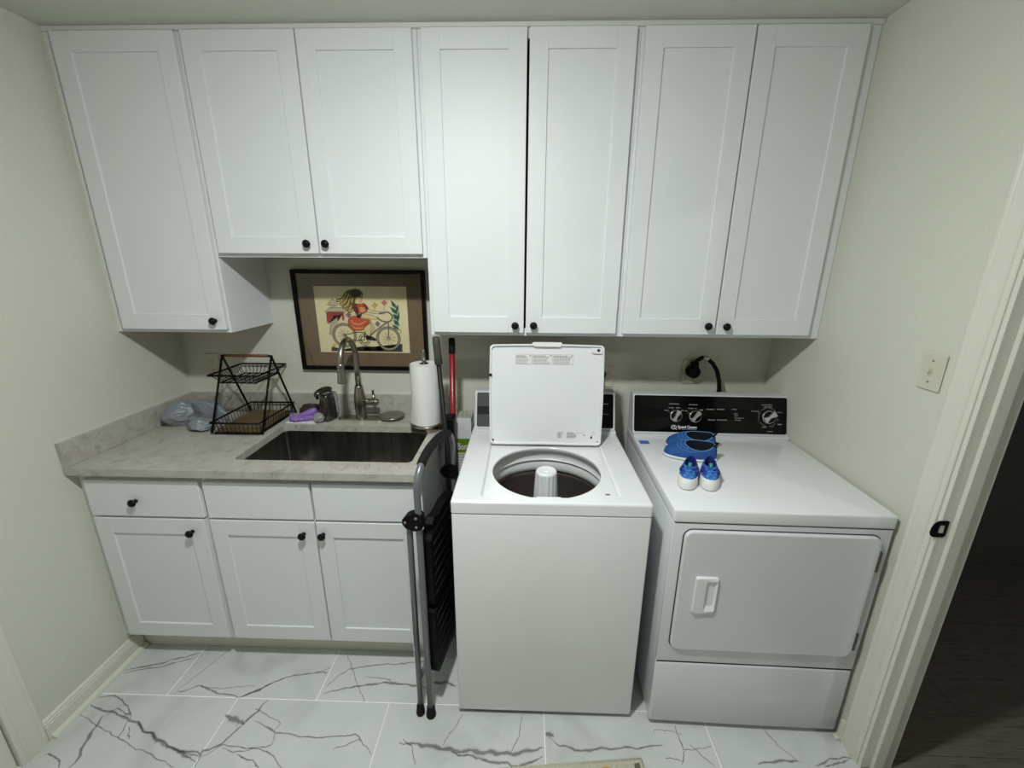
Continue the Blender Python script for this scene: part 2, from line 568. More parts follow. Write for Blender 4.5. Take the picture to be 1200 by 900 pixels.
# grey marble veins printed in the tiles the camera can see
VEINS= [('A0', 5, [(0.023, -0.679), (0.11, -0.661), (0.195, -0.627), (0.298, -0.591)]), ('A0', 4, [(0.035, -0.692), (0.16, -0.662), (0.27, -0.619), (0.302, -0.6)]), 
    ('A1', 5, [(0.316, -0.775), (0.37, -0.747), (0.401, -0.739), (0.506, -0.769), (0.592, -0.775), (0.641, -0.746), (0.681, -0.711), (0.758, -0.682), (0.856, -0.659), 
    (0.886, -0.638)]), ('A1', 2.5, [(0.393, -0.739), (0.49, -0.746), (0.617, -0.731)]), ('A1', 2, [(0.316, -0.757), (0.352, -0.684), (0.399, -0.569)]), ('A1', 7, [(0.592, -0.775), 
    (0.641, -0.746), (0.683, -0.714)]), ('A1', 6, [(0.829, -0.669), (0.881, -0.663)]), ('A2', 4, [(0.908, -0.722), (0.959, -0.643), (1.064, -0.627), (1.139, -0.613), 
    (1.232, -0.604), (1.326, -0.592)]), ('A2', 2, [(0.933, -0.579), (1.021, -0.702), (1.081, -0.78)]), ('A2', 6, [(0.901, -0.755), (1.02, -0.718), (1.15, -0.698), (1.256, -0.71), 
    (1.336, -0.715)]), ('A2', 3, [(1.051, -0.677), (1.146, -0.686), (1.166, -0.701)]), ('A2', 3, [(1.283, -0.588), (1.401, -0.571)]), ('A2', 7, [(1.331, -0.695), (1.388, -0.693), 
    (1.431, -0.706)]), ('B0', 7, [(0.025, -0.829), (0.132, -0.849), (0.224, -0.871), (0.285, -0.891), (0.358, -0.927), (0.421, -0.953), (0.489, -0.971), (0.58, -0.985)]), 
    ('B0', 6, [(0.26, -0.879), (0.324, -0.912), (0.434, -0.952), (0.58, -1.003)]), ('B0', 4, [(0.227, -0.873), (0.239, -0.909), (0.244, -0.937)]), ('B0', 4, [(0.25, -0.899), 
    (0.287, -0.941)]), ('B0', 8, [(0.117, -0.864), (0.127, -0.916), (0.146, -0.958), (0.165, -0.998), (0.161, -1.032)]), ('B0', 3, [(0.02, -0.86), (0.206, -0.926), 
    (0.396, -0.985), (0.515, -1.018)]), ('B0', 4, [(0.014, -0.804), (0.087, -0.787), (0.177, -0.827), (0.233, -0.873)]), ('B0', 4, [(0.129, -0.86), (0.148, -0.835), 
    (0.215, -0.86)]), ('B0', 5, [(0.037, -1.002), (0.044, -0.991), (0.112, -1.017), (0.13, -1.033)]), ('B0', 5, [(0.489, -0.971), (0.557, -0.972), (0.584, -0.982)]), 
    ('B1', 7, [(0.702, -0.786), (0.684, -0.838), (0.66, -0.879), (0.628, -0.942), (0.58, -0.968), (0.586, -1.018)]), ('B1', 14, [(0.575, -0.846), (0.622, -0.863), 
    (0.667, -0.879)]), ('B1', 4, [(0.7, -0.865), (0.791, -0.9), (0.949, -0.915), (1.09, -0.897), (1.113, -0.915), (1.171, -0.96)]), ('B1', 3, [(0.798, -0.9), (0.808, -0.94), 
    (0.699, -0.967), (0.64, -0.96)]), ('B1', 4, [(0.704, -0.975), (0.766, -0.99), (0.806, -1.013)]), ('B1', 3, [(0.586, -0.985), (0.632, -0.948), (0.77, -0.956), (0.836, -0.977), 
    (0.881, -1.011)]), ('B1', 3, [(1.113, -0.915), (1.065, -0.934), (1.031, -0.949)]), ('B1', 2, [(0.671, -0.818), (0.8, -0.868), (0.791, -0.9)]), ('B2', 12, [(1.26, -0.92), 
    (1.359, -0.925), (1.445, -0.933), (1.573, -0.944), (1.685, -0.941), (1.774, -0.92)]), ('B2', 8, [(1.447, -0.939), (1.575, -0.966), (1.686, -0.98), (1.771, -0.947)]), 
    ('B2', 2.5, [(1.471, -0.816), (1.437, -0.881), (1.415, -0.924)]), ('B2', 2.5, [(1.703, -0.808), (1.684, -0.873), (1.66, -0.941)]), ('B2', 3, [(1.268, -0.906), (1.303, -0.931), 
    (1.331, -0.986)]), ('B3', 14, [(1.786, -0.867), (1.811, -0.885)]), ('B3', 6, [(1.793, -0.883), (1.827, -0.908), (1.895, -0.925), (1.995, -0.914), (2.095, -0.908), 
    (2.2, -0.896)]), ('B3', 3, [(2.269, -0.829), (2.273, -0.88), (2.275, -0.912), (2.32, -0.904), (2.374, -0.895)]), ('B3', 4, [(2.275, -0.912), (2.246, -0.956)]), 
    ('B3', 3, [(2.298, -0.89), (2.324, -0.929), (2.358, -0.962)]), ('B3', 3, [(2.197, -0.94), (2.256, -0.946)]), ('B3', 2, [(2.18, -0.856), (2.228, -0.841), (2.28, -0.86)]), 
    ('B4', 3, [(2.59, -0.829), (2.611, -0.882), (2.651, -0.931)]), ('B4', 6, [(2.507, -0.945), (2.565, -0.939), (2.611, -0.93), (2.661, -0.937)]), ('B4', 4, [(2.704, -0.944), 
    (2.763, -0.925), (2.847, -0.913), (2.845, -0.877)]), ('B4', 4, [(2.735, -0.946), (2.833, -0.923)])]
rv = random.Random(31)
for key, tl in sorted(tile_at.items()):
    if not key.startswith('r') or key.startswith(('r-', 'r0', 'r1_')):
        continue
    hx_t = max(abs(c[0]) for c in tl.bound_box) - 0.01
    hy_t = max(abs(c[1]) for c in tl.bound_box) - 0.01
    c0 = world(tl).translation
    for q in range(rv.choice((1, 2, 2, 3))):
        x, y, a = rv.uniform(-hx_t, hx_t), rv.uniform(-hy_t, hy_t), rv.uniform(0, 2 * PI)
        pts = [(c0.x + x, c0.y + y)]
        for k in range(rv.randint(3, 7)):
            a += rv.uniform(-0.7, 0.7)
            x, y = x + 0.07 * math.cos(a), y + 0.07 * math.sin(a)
            if abs(x) > hx_t or abs(y) > hy_t:
                break
            pts.append((c0.x + x, c0.y + y))
        if len(pts) > 1:
            VEINS.append((key, rv.choice((3, 4, 6)), pts))
for key in sorted(set(k for k, _, _ in VEINS)):
    vs, fs, uvs = [], [], []
    for k, wmm, pts in VEINS:
        if k != key:
            continue
        # resample with a little wander
        P = []
        for a, b in zip(pts[:-1], pts[1:]):
            a, b = Vector((a[0], a[1], 0)), Vector((b[0], b[1], 0))
            n = max(2, int((b - a).length / 0.008))
            for q in range(n):
                P.append(a.lerp(b, q / n))
        P.append(Vector((pts[-1][0], pts[-1][1], 0)))
        for p in P[1:-1]:
            p += 0.009 * Vector((noise.noise(p * 24), noise.noise(p * 24 + Vector((9, 3, 1))), 0)) + 0.004 * Vector((noise.noise(p * 75), noise.noise(p * 75 + Vector((4, 8, 2))), 0))
        base = len(vs)
        N = len(P)
        for i, p in enumerate(P):
            t = (P[min(i + 1, N - 1)] - P[max(i - 1, 0)]).normalized()
            sd = Vector((-t.y, t.x, 0))
            hw = wmm * 0.0016 * (0.6 + 0.9 * abs(noise.noise(p * 22 + Vector((0, 0, 5))))) * min(1, 0.35 + 4 * min(i, N - 1 - i) / N)
            hw = max(hw, 0.0026)
            vs += [p + sd * hw + Vector((0, 0, 0.0002)), p - sd * hw + Vector((0, 0, 0.0002))]
            uvs += [(i * 0.1, 0.0), (i * 0.1, 1.0)]
        for i in range(N - 1):
            fs.append((base + 2 * i, base + 2 * i + 1, base + 2 * i + 3, base + 2 * i + 2))
    tl = tile_at[key]
    inv = world(tl).inverted()
    me = bpy.data.meshes.new('marble_veins')
    me.from_pydata([inv @ v for v in vs], [], fs)
    ul = me.uv_layers.new(name='UVMap')
    for lp in me.loops:
        ul.data[lp.index].uv = uvs[lp.vertex_index]
    me.materials.append(M['vein'])
    o = bpy.data.objects.new('marble_veins', me)
    COL.objects.link(o)
    o.parent = tl
    o['kind'] = 'stuff'

# the dark hall beyond the doorway
hx0, hx1, hy0 = XR + 0.10, 5.4, 0.0
hall = struct(MB().box(XR + 0.0, hx1, YF - 0.12, 0.12, -0.1, -0.010).build('floor_hall', M['plank']), 'dark brown plank floor of the hall beyond the doorway')
hw = world(hall).inverted()
pm = {}
for r in range(30):
    y1 = 0.0 - 0.15 * r
    y0 = max(y1 - 0.148, YF)
    xs = [hx0, hx0 + 0.35 + (r * 0.47) % 0.9, hx0 + 1.5 + (r * 0.31) % 0.5, hx1]
    for i in range(3):
        bx = MB().box(xs[i] + 0.001 - (xs[i] + xs[i + 1]) / 2, (xs[i + 1] - xs[i]) / 2 - 0.001, -(y1 - y0) / 2, (y1 - y0) / 2, -0.010, -0.001, bev=0.001)
        me = bpy.data.meshes.new('floor_plank')
        me.from_pydata(bx.v, [], bx.f)
        me.materials.append(M['plank'])
        o = bpy.data.objects.new('floor_plank', me)
        COL.objects.link(o)
        o.parent = hall
        o.location = hw @ Vector(((xs[i] + xs[i + 1]) / 2, (y0 + y1) / 2, 0))
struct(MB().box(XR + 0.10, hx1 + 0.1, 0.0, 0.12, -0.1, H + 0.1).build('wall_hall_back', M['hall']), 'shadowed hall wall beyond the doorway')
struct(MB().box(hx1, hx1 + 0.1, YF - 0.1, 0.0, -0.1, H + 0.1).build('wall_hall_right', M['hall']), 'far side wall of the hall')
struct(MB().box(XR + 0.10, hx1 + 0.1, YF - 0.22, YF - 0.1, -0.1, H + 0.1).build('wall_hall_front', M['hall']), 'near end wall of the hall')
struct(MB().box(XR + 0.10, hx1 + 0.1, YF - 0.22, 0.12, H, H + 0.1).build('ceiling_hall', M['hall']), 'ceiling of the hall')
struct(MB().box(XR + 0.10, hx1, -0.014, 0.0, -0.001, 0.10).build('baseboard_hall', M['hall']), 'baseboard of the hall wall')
struct(MB().box(XR + 0.0, XR + 0.10, -1.76, -0.945, -0.011, 0.001, bev=0.001).build('trim_threshold', M['threshold']), 'wooden threshold strip in the doorway')


# casings
def casing_profile(wd, t0=0.013):
    return [(0, 0), (0, t0 * 0.85), (0.004, t0), (0.010, t0), (0.014, t0 * 0.82), (0.017, t0 * 0.9), (wd * 0.70, t0 * 0.78), (wd * 0.74, t0 * 0.92), (wd * 0.80, t0 * 0.92),
            (wd * 0.84, t0 * 0.68), (wd * 0.96, t0 * 0.6), (wd, t0 * 0.45), (wd, 0)]


wr = 0.070
cs = MB()
cs.prism(casing_profile(wr), lambda p: (XR - p[1], -0.863 - p[0], 0.0), lambda p: (XR - p[1], -0.863 - p[0], 2.12))
cs.prism(casing_profile(wr), lambda p: (XR - p[1], -1.842 + p[0], 0.0), lambda p: (XR - p[1], -1.842 + p[0], 2.12))
cs.box(XR - 0.011, XR, -1.772, -0.933, 2.05, 2.12)
t2 = struct(cs.build('trim_2', M['trim']), 'pale moulded casing around the doorway right of the dryer')
jb = MB().box(XR - 0.002, XR + 0.102, -0.945, -0.933, 0.0, 2.05, bev=0.001)
jb.box(XR + 0.028, XR + 0.063, -0.957, -0.945, 0.0, 2.05, bev=0.002)
jb.box(XR - 0.002, XR + 0.102, -1.772, -1.76, 0.0, 2.05)
jb.box(XR - 0.002, XR + 0.102, -1.76, -0.945, 2.038, 2.05)
jamb = struct(jb.build('trim_3', M['trim']), 'door jamb with a raised stop right of the dryer')
# strike plate on the jamb
D = [(2.874, 0.968), (2.868, 0.970), (2.846, 0.969), (2.836, 0.961), (2.831, 0.948), (2.830, 0.932), (2.834, 0.922), (2.842, 0.918), (2.868, 0.918), (2.874, 0.922)]
nD = len(D)
hole = []
for k in range(nD):
    a = math.atan2(D[k][1] - 0.943, D[k][0] - 0.859)
    s = min(0.0095 / max(1e-6, abs(math.cos(a))), 0.013 / max(1e-6, abs(math.sin(a))))
    hole.append((0.859 + 2.0 + s * math.cos(a), 0.943 + s * math.sin(a)))
hole = [(x if x > 2 else x + 2, z) for x, z in hole]
for k in range(nD):
    a = math.atan2(D[k][1] - 0.943, D[k][0] - 2.859)
    s = min(0.0085 / max(1e-6, abs(math.cos(a))), 0.013 / max(1e-6, abs(math.sin(a))))
    hole[k] = (2.859 + s * math.cos(a), 0.943 + s * math.sin(a))
sp = MB()
sp.ring(D, hole, lambda p: (p[0], -0.9475, p[1]), lambda p: (p[0], -0.9452, p[1]))
spo = tag(sp.build('strike_plate', M['black_plastic']), 'small black latch strike plate on the door jamb beside the dryer', 'strike plate')

# left door and its casing
wl = 0.078
cl = MB()
cl.prism(casing_profile(wl), lambda p: (p[1], -0.956 - p[0], 0.0), lambda p: (p[1], -0.956 - p[0], 2.13))
cl.prism(casing_profile(wl), lambda p: (p[1], -1.92 + p[0], 0.0), lambda p: (p[1], -1.92 + p[0], 2.13))
cl.box(0.0, 0.011, -1.842, -1.034, 2.05, 2.13)
struct(cl.build('trim_1', M['trim']), 'pale moulded door casing at the left edge of the room')
d1 = MB().box(-0.045, -0.006, -1.838, -1.038, 0.008, 2.046, bev=0.002)
d1o = struct(d1.build('door_1', M['trim']), 'pale closed door in the left wall')
struct(MB().box(-0.12, -0.046, -1.84, -1.035, -0.1, 2.05).build('trim_4', M['seam']), 'dark gap behind the closed left door')

# baseboards
bp = [(0, 0), (0.012, 0), (0.012, 0.058), (0.009, 0.062), (0.0115, 0.066), (0.0115, 0.070), (0.008, 0.073), (0.009, 0.078), (0.005, 0.084), (0, 0.086)]
bb = MB().prism(bp, lambda p: (p[0], -0.955, p[1]), lambda p: (p[0], -0.56, p[1]))
bbo = struct(bb.build('baseboard_left', M['trim']), 'pale beaded baseboard along the left wall')
q = [(0.012, 0)] + [(0.012 + 0.018 * math.cos(a * PI / 12), 0.018 * math.sin(a * PI / 12)) for a in range(7)]
MB().prism(q, lambda p: (p[0], -0.948, p[1]), lambda p: (p[0], -0.56, p[1]), smooth=False).build('shoe_moulding', M['trim'], bbo)
br = MB().box(XR - 0.012, XR, -0.863, -0.845, 0, 0.085, bev=0.002)
bro = struct(br.build('baseboard_right', M['trim']), 'short pale baseboard end beside the dryer')
MB().box(XR - 0.028, XR - 0.012, -0.863, -0.846, 0, 0.016, bev=0.003).build('shoe_moulding', M['trim'], bro)
# strip of moulding where the cabinets meet the ceiling
struct(MB().box(0.0005, XR - 0.0005, -0.312, -0.298, 2.412, 2.4278, bev=0.002).build('trim_5', M['trim_white']), 'thin white strip between the wall cabinets and the ceiling')
struct(MB().box(0.0005, 0.016, -0.306, -0.2995, 1.368, 2.412, bev=0.001).build('trim_6', M['trim_white']), 'thin white strip between the left wall cabinet and the wall')

# ------------------------------------------------------------------ ceiling lamp (above the picture)
lamp = thing('ceiling_lamp', 'small round dome lamp on the ceiling in front of the wall cabinets', 'lamp', (LAMP[0], LAMP[1], H))
MB().lathe([(0.0, 2.4275), (0.072, 2.4275), (0.072, 2.408), (0.066, 2.402), (0.060, 2.3985), (0.0, 2.4005)], (LAMP[0], LAMP[1], 0), n=32).build('lamp_base', M['porcelain'], lamp)
bl = MB()
R = 0.058
bl.lathe([(R * math.sin(PI * k / 16), -0.32 * R * math.cos(PI * k / 16)) for k in range(9)], LAMP, n=32)
bl.build('diffuser', M['bulb'], lamp)


HLX, HLY = 4.05, -2.66  # out-of-view hall lamp, added only as ambient light for the dark hall
hl = thing('ceiling_lamp', 'unseen round lamp added on the hall ceiling to brighten the hall', 'lamp', (HLX, HLY, H))
MB().lathe([(0.0, 2.4275), (0.072, 2.4275), (0.072, 2.408), (0.066, 2.402), (0.060, 2.3985), (0.0, 2.4005)], (HLX, HLY, 0), n=32).build('lamp_base', M['porcelain'], hl)
MB().lathe([(R * math.sin(PI * k / 16), -0.5 * R * math.cos(PI * k / 16)) for k in range(9)], (HLX, HLY, LAMP[2]), n=32).build('diffuser', M['hall_fill'], hl)


# ------------------------------------------------------------------ cabinets
def knob(parent, x, y, z, dirr=-1):
    p = [(0.0, 0.0265), (0.008, 0.0262), (0.0125, 0.024), (0.0148, 0.020), (0.0150, 0.017), (0.012, 0.0135), (0.0065, 0.011), (0.0055, 0.006), (0.008, 0.001), (0.008, 0.0)]
    b = MB().lathe([(r, -h) for r, h in p], (x, y, z), axis='Y', n=20)
    return b.build('knob', M['knob'], parent)


def shaker(parent, x0, x1, z0, z1, yf, mx=0.064, mz=0.062, kn=None, name='door', thick=0.0195):
    e = 0.0015
    b = MB()
    b.box(x0, x0 + mx, yf, yf + thick, z0, z1, bev=e)
    b.box(x1 - mx, x1, yf, yf + thick, z0, z1, bev=e)
    b.box(x0 + mx - 0.001, x1 - mx + 0.001, yf, yf + thick, z0, z0 + mz, bev=e * 0.6)
    b.box(x0 + mx - 0.001, x1 - mx + 0.001, yf, yf + thick, z1 - mz, z1, bev=e * 0.6)
    d = b.build(name, M['cab'], parent)
    MB().box(x0 + mx - 0.004, x1 - mx + 0.004, yf + 0.007, yf + thick - 0.003, z0 + mz - 0.004, z1 - mz + 0.004).build('door_panel', M['cab'], d)
    if kn:
        knob(d, kn[0], yf, kn[1])
    return d


ZB, ZS, ZT = 1.3676, 1.667, 2.413
UDF = -0.3005


def wall_cabinet(name, label, x0, x1, zb, doors, stile=0.02, gap=False, fill=0.0):
    t = thing(name, label, 'cabinet', ((x0 + x1) / 2, 0, zb), group=None)
    g = 0.0004
    a, c = x0 + g, x1 - g
    b = MB()
    b.box(a, a + 0.014, UDF + 0.019, -0.0006, zb, ZT)
    b.box(c - 0.014, c, UDF + 0.019, -0.0006, zb, ZT)
    b.box(a + 0.014, c - 0.014, UDF + 0.019, -0.0006, ZT - 0.014, ZT)
    b.build('carcass', M['cab'], t)
    MB().box(a + 0.014, c - 0.014, -0.012, -0.0006, zb, ZT - 0.014).build('back_panel', M['cab_in'], t)
    MB().box(a + 0.014, c - 0.014, UDF + 0.019, -0.012, zb + 0.010, zb + 0.022).build('bottom_panel', M['cab_under'], t)
    f = MB()
    f.box(a, a + 0.03, UDF, UDF + 0.019, zb, ZT, bev=0.001)
    f.box(c - 0.03 - fill, c, UDF, UDF + 0.019, zb, ZT, bev=0.001)
    f.box(a + 0.03, c - 0.03 - fill, UDF, UDF + 0.019, zb, zb + 0.03, bev=0.0005)
    f.box(a + 0.03, c - 0.03 - fill, UDF, UDF + 0.019, ZT - 0.03, ZT, bev=0.0005)
    f.build('face_frame', M['cab'], t)
    for (dx0, dx1, kx, kz) in doors:
        shaker(t, dx0, dx1, zb + 0.0145, 2.4085, -0.3205, kn=(kx, kz))
    return t


wall_cabinet('wall_cabinet', 'tall white wall cabinet with one door against the left wall', 0.0, 0.4785, ZB, [(0.038, 0.4715, 0.433, 1.419)])
wall_cabinet('wall_cabinet', 'short white double door wall cabinet hung above the framed picture', 0.4785, 1.307, ZS, [(0.4955, 0.8905, 0.854, 1.717), (0.8955, 1.2925, 0.926, 1.717)])
wall_cabinet('wall_cabinet', 'tall white double door wall cabinet with a dark gap between its doors', 1.307, 2.0665, ZB, [(1.3235, 1.6835, 1.65, 1.412), (1.692, 2.05, 1.723, 1.413)])
wall_cabinet('wall_cabinet', 'tall white double door wall cabinet over the dryer by the right wall', 2.0665, XR - 0.0008, ZB, [(2.0775, 2.4385, 2.405, 1.417), (2.4445, 2.806, 2.476, 1.416)], fill=0.02)

BF, BD = -0.609, -0.6286          # base face frame, base door front


def base_cabinet(label, x0, x1, doors, drawers, loc, kick=True):
    t = thing('base_cabinet', label, 'cabinet', (loc, -0.3, 0))
    a, c = x0 + 0.0004, x1 - 0.0004
    outl = [(BF + 0.019, 0.112), (BF + 0.019, 0.8895), (-0.001, 0.8895), (-0.001, 0.001), (-0.5535, 0.001), (-0.5535, 0.1125)]
    MB().prism(outl, lambda p: (a, p[0], p[1]), lambda p: (a + 0.016, p[0], p[1])).build('side_panel', M['cab'], t)
    MB().prism(outl, lambda p: (c - 0.016, p[0], p[1]), lambda p: (c, p[0], p[1])).build('side_panel', M['cab'], t)
    MB().box(a + 0.016, c - 0.016, BF + 0.019, -0.012, 0.112, 0.126).build('bottom_panel', M['cab'], t)
    MB().box(a + 0.016, c - 0.016, -0.012, -0.001, 0.112, 0.8895).build('back_panel', M['cab_in'], t)
    MB().box(x0 + 0.0001, x1 - 0.0001, -0.5544, -0.5536, 0.001, 0.112).build('toe_kick', M['trim'], t)
    f = MB()
    f.box(a, a + 0.034, BF, BF + 0.019, 0.112, 0.8895, bev=0.001)
    f.box(c - 0.026, c, BF, BF + 0.019, 0.112, 0.8895, bev=0.001)
    for z0, z1 in ((0.112, 0.145), (0.685, 0.725), (0.852, 0.8895)):
        f.box(a + 0.034, c - 0.026, BF, BF + 0.019, z0, z1, bev=0.0005)
    f.build('face_frame', M['cab'], t)
    for (dx0, dx1, kx) in doors:
        shaker(t, dx0, dx1, 0.131, 0.6985, BD, mx=0.062, mz=0.066, kn=(kx, 0.647))
    for (dx0, dx1, kx) in drawers:
        d = MB().box(dx0, dx1, BD, BF - 0.0002, 0.7085, 0.8615, bev=0.002, seg=1).build('drawer' if kx else 'false_drawer_front', M['cab'], t)
        if kx:
            knob(d, kx, BD, 0.776)
    return t


base_cabinet('white base cabinet with a drawer over one door, left of the sink', 0.0, 0.4785, [(0.034, 0.4675, 0.415)], [(0.034, 0.475, 0.222)], 0.24)
base_cabinet('white two door sink base cabinet under the steel sink', 0.4785, 1.313, [(0.4895, 0.8955, 0.851), (0.9015, 1.297, 0.927)], [(0.4905, 0.8955, None), (0.9045, 1.297, None)], 0.9)

# ------------------------------------------------------------------ worktop
CZ, CY0 = 0.9195, -0.651
wt = thing('worktop', 'speckled beige quartz worktop with low splash edges', 'worktop', (0.66, -0.32, 0.8905))
sx0, sx1, sy0, sy1 = 0.574, 1.264, -0.556, -0.197
sl = MB()
N = 6
inn = rrect(sx0, sx1, sy0, sy1, 0.02, N)
# outline with as many points as the sink opening
outr = []
for (x, y) in inn:
    outr.append((0.0005 if x < sx0 + 0.0201 else 1.318 if x > sx1 - 0.0201 else x, CY0 if y < sy0 + 0.0201 else -0.0005 if y > sy1 - 0.0201 else y))
sl.ring(outr, inn, lambda p: (p[0], p[1], CZ), lambda p: (p[0], p[1], 0.8905))
sl.build('slab', M['quartz'], wt)
MB().box(0.0205, 1.3175, -0.0205, -0.0007, CZ, 1.0175, bev=0.0015).build('backsplash', M['quartz'], wt)
MB().box(0.0007, 0.0203, CY0, -0.0007, CZ, 1.0175, bev=0.0015).build('side_splash', M['quartz'], wt)
MB().box(0.0007, 1.3175, -0.004, -0.0007, 1.0175, 1.0205).box(0.0007, 0.004, CY0, -0.004, 1.0175, 1.0205).build('caulk_line', M['trim_white'], wt)
# darker vein marks in the stone
random.seed(12)
vm = MB()
for k in range(150):
    x, y = random.uniform(0.03, 1.31), random.uniform(-0.64, -0.03)
    if sx0 - 0.02 < x < sx1 + 0.02 and sy0 - 0.02 < y < sy1 + 0.02:
        continue
    a = random.uniform(0, PI)
    L = random.uniform(0.006, 0.03)
    p = [Vector((x, y, CZ + 0.0002))]
    for q in range(4):
        a += random.uniform(-0.9, 0.9)
        p.append(p[-1] + Vector((math.cos(a), math.sin(a), 0)) * L / 4)
    if not all(0.022 < v.x < 1.317 and CY0 < v.y < -0.022 and not (sx0 < v.x < sx1 and sy0 < v.y < sy1) for v in p):
        continue
    wv = random.uniform(0.0003, 0.0009)
    vs = []
    for i, v in enumerate(p):
        t = (p[min(i + 1, 4)] - p[max(i - 1, 0)]).normalized()
        sd = Vector((-t.y, t.x, 0)) * wv * (1 if 0 < i < 4 else 0.3)
        vs += [v + sd, v - sd]
    vm.add(vs, [(2 * i, 2 * i + 1, 2 * i + 3, 2 * i + 2) for i in range(4)])
for k in range(60):
    x, z = random.uniform(0.03, 1.30), random.uniform(0.93, 1.01)
    a = random.uniform(0, PI)
    L = random.uniform(0.006, 0.028)
    p = [Vector((x, -0.0207, z))]
    for q in range(4):
        a += random.uniform(-0.9, 0.9)
        p.append(p[-1] + Vector((math.cos(a), 0, math.sin(a))) * L / 4)
    if not all(0.022 < v.x < 1.317 and 0.921 < v.z < 1.016 for v in p):
        continue
    wv = random.uniform(0.0003, 0.0008)
    vs = []
    for i, v in enumerate(p):
        t = (p[min(i + 1, 4)] - p[max(i - 1, 0)]).normalized()
        sd = Vector((-t.z, 0, t.x)) * wv
        vs += [v + sd, v - sd]
    vm.add(vs, [(2 * i, 2 * i + 1, 2 * i + 3, 2 * i + 2) for i in range(4)])
for (x, y, L) in ((0.99, -0.60, 0.02), (1.05, -0.585, 0.03), (1.08, -0.61, 0.028), (1.12, -0.60, 0.03), (1.02, -0.575, 0.02), (1.16, -0.62, 0.02)):
    a = random.uniform(0, PI)
    p = [Vector((x, y, CZ + 0.00025))]
    for q in range(4):
        a += random.uniform(-1, 1)
        p.append(p[-1] + Vector((math.cos(a), math.sin(a), 0)) * L / 4)
    vs = []
    for i, v in enumerate(p):
        t = (p[min(i + 1, 4)] - p[max(i - 1, 0)]).normalized()
        sd = Vector((-t.y, t.x, 0)) * 0.0011
        vs += [v + sd, v - sd]
    vm.add(vs, [(2 * i, 2 * i + 1, 2 * i + 3, 2 * i + 2) for i in range(4)])
vm.build('stone_flecks', M['quartz_vein'], wt, kind='stuff')

# ------------------------------------------------------------------ sink
sk = thing('sink', 'rectangular undermount stainless steel sink in the quartz worktop', 'sink', (0.92, -0.376, 0.66))
bs = MB()
rows = []
for (ins, z, rr) in ((-0.012, 0.8900, 0.022), (0.004, 0.8900, 0.018), (0.004, 0.885, 0.011), (0.006, 0.72, 0.011), (0.012, 0.69, 0.03), (0.035, 0.676, 0.04)):
    rows.append([(x, y, z) for x, y in rrect(sx0 - 0.004 + ins, sx1 + 0.004 - ins, sy0 - 0.004 + ins, sy1 + 0.004 - ins, rr, 6)])
bs.grid(rows, closed_u=True, smooth=False)
bs.f.append(tuple(range(len(bs.v) - len(rows[0]), len(bs.v))))
bs.sm.append(False)
bs.build('basin', M['steel'], sk)
MB().lathe([(0.0, 0.682), (0.028, 0.682), (0.040, 0.6845), (0.055, 0.682), (0.056, 0.677)], (0.92, -0.36, 0), n=28).build('drain', M['nickel'], sk)

# ------------------------------------------------------------------ faucet
fx, fy = 0.902, -0.097
ft = thing('faucet', 'brushed nickel gooseneck kitchen faucet behind the sink', 'faucet', (fx, fy, CZ))
bpz = CZ + 0.0005
pl = rrect(fx - 0.113, fx + 0.118, fy - 0.031, fy + 0.031, 0.03, 6)
MB().prism(pl, lambda p: (p[0], p[1], bpz), lambda p: (fx + (p[0] - fx) * 0.985, fy + (p[1] - fy) * 0.95, bpz + 0.006)).build('base_plate', M['nickel'], ft)
MB().lathe([(0.0, 0.006), (0.0275, 0.006), (0.027, 0.012), (0.0245, 0.02), (0.026, 0.05), (0.0275, 0.085), (0.0255, 0.12), (0.021, 0.15), (0.0185, 0.162), (0.0185, 0.166), (0.015, 0.168), (0.0, 0.168)], (fx, fy, CZ), n=28).build('body', M['nickel'], ft)
path = [(fx, fy, CZ + 0.165), (fx, fy, 1.17), (fx, fy, 1.22)]
Rr = 0.083
dx, dy = 0.0, -1.0
for k in range(1, 17):
    a = PI * k / 16
    s = Rr * (1 - math.cos(a))
    path.append((fx + dx * s, fy + dy * s, 1.222 + Rr * 1.18 * math.sin(a)))
path.append((fx, fy - 2 * Rr - 0.003, 1.205))
MB().tube(path, 0.0128, n=14).build('spout', M['nickel'], ft)
hx_, hy_ = fx, fy - 2 * Rr - 0.003
sh = MB().lathe([(0.0125, 1.232), (0.0150, 1.230), (0.0155, 1.222), (0.0158, 1.20), (0.0185, 1.170), (0.0198, 1.152), (0.0195, 1.147), (0.015, 1.1455), (0.0145, 1.148), (0.0, 1.148)], (hx_, hy_, 0), n=24).build('spray_head', M['nickel'], ft)
MB().lathe([(0.0160, 1.2165), (0.0164, 1.2165), (0.0164, 1.2145), (0.0160, 1.2145)], (hx_, hy_, 0), n=24).build('seam_ring', M['seam'], sh)
vh = MB().lathe([(0.0, 0.02), (0.0165, 0.02), (0.017, 0.05), (0.0165, 0.083), (0.0155, 0.086), (0.0, 0.087)], (fx, fy, 1.0045), axis='X', n=22).build('valve_barrel', M['nickel'], ft)
lv = MB()
lv.tube([(fx + 0.066, fy + 0.004, 1.012), (fx + 0.060, fy + 0.018, 1.032), (fx + 0.053, fy + 0.034, 1.052)], [0.0085, 0.0068, 0.0055], n=10)
lv.build('lever', M['nickel'], vh)

tag(MB().lathe([(0.0, 0.003), (0.052, 0.003), (0.060, 0.008), (0.0615, 0.013), (0.058, 0.015), (0.045, 0.0165), (0.02, 0.0185), (0.0, 0.019)], (1.049, -0.092, CZ + 0.0045), n=36).build('sink_cover', M['nickel']),
    'round brushed metal disc lying beside the faucet base plate', 'disc')

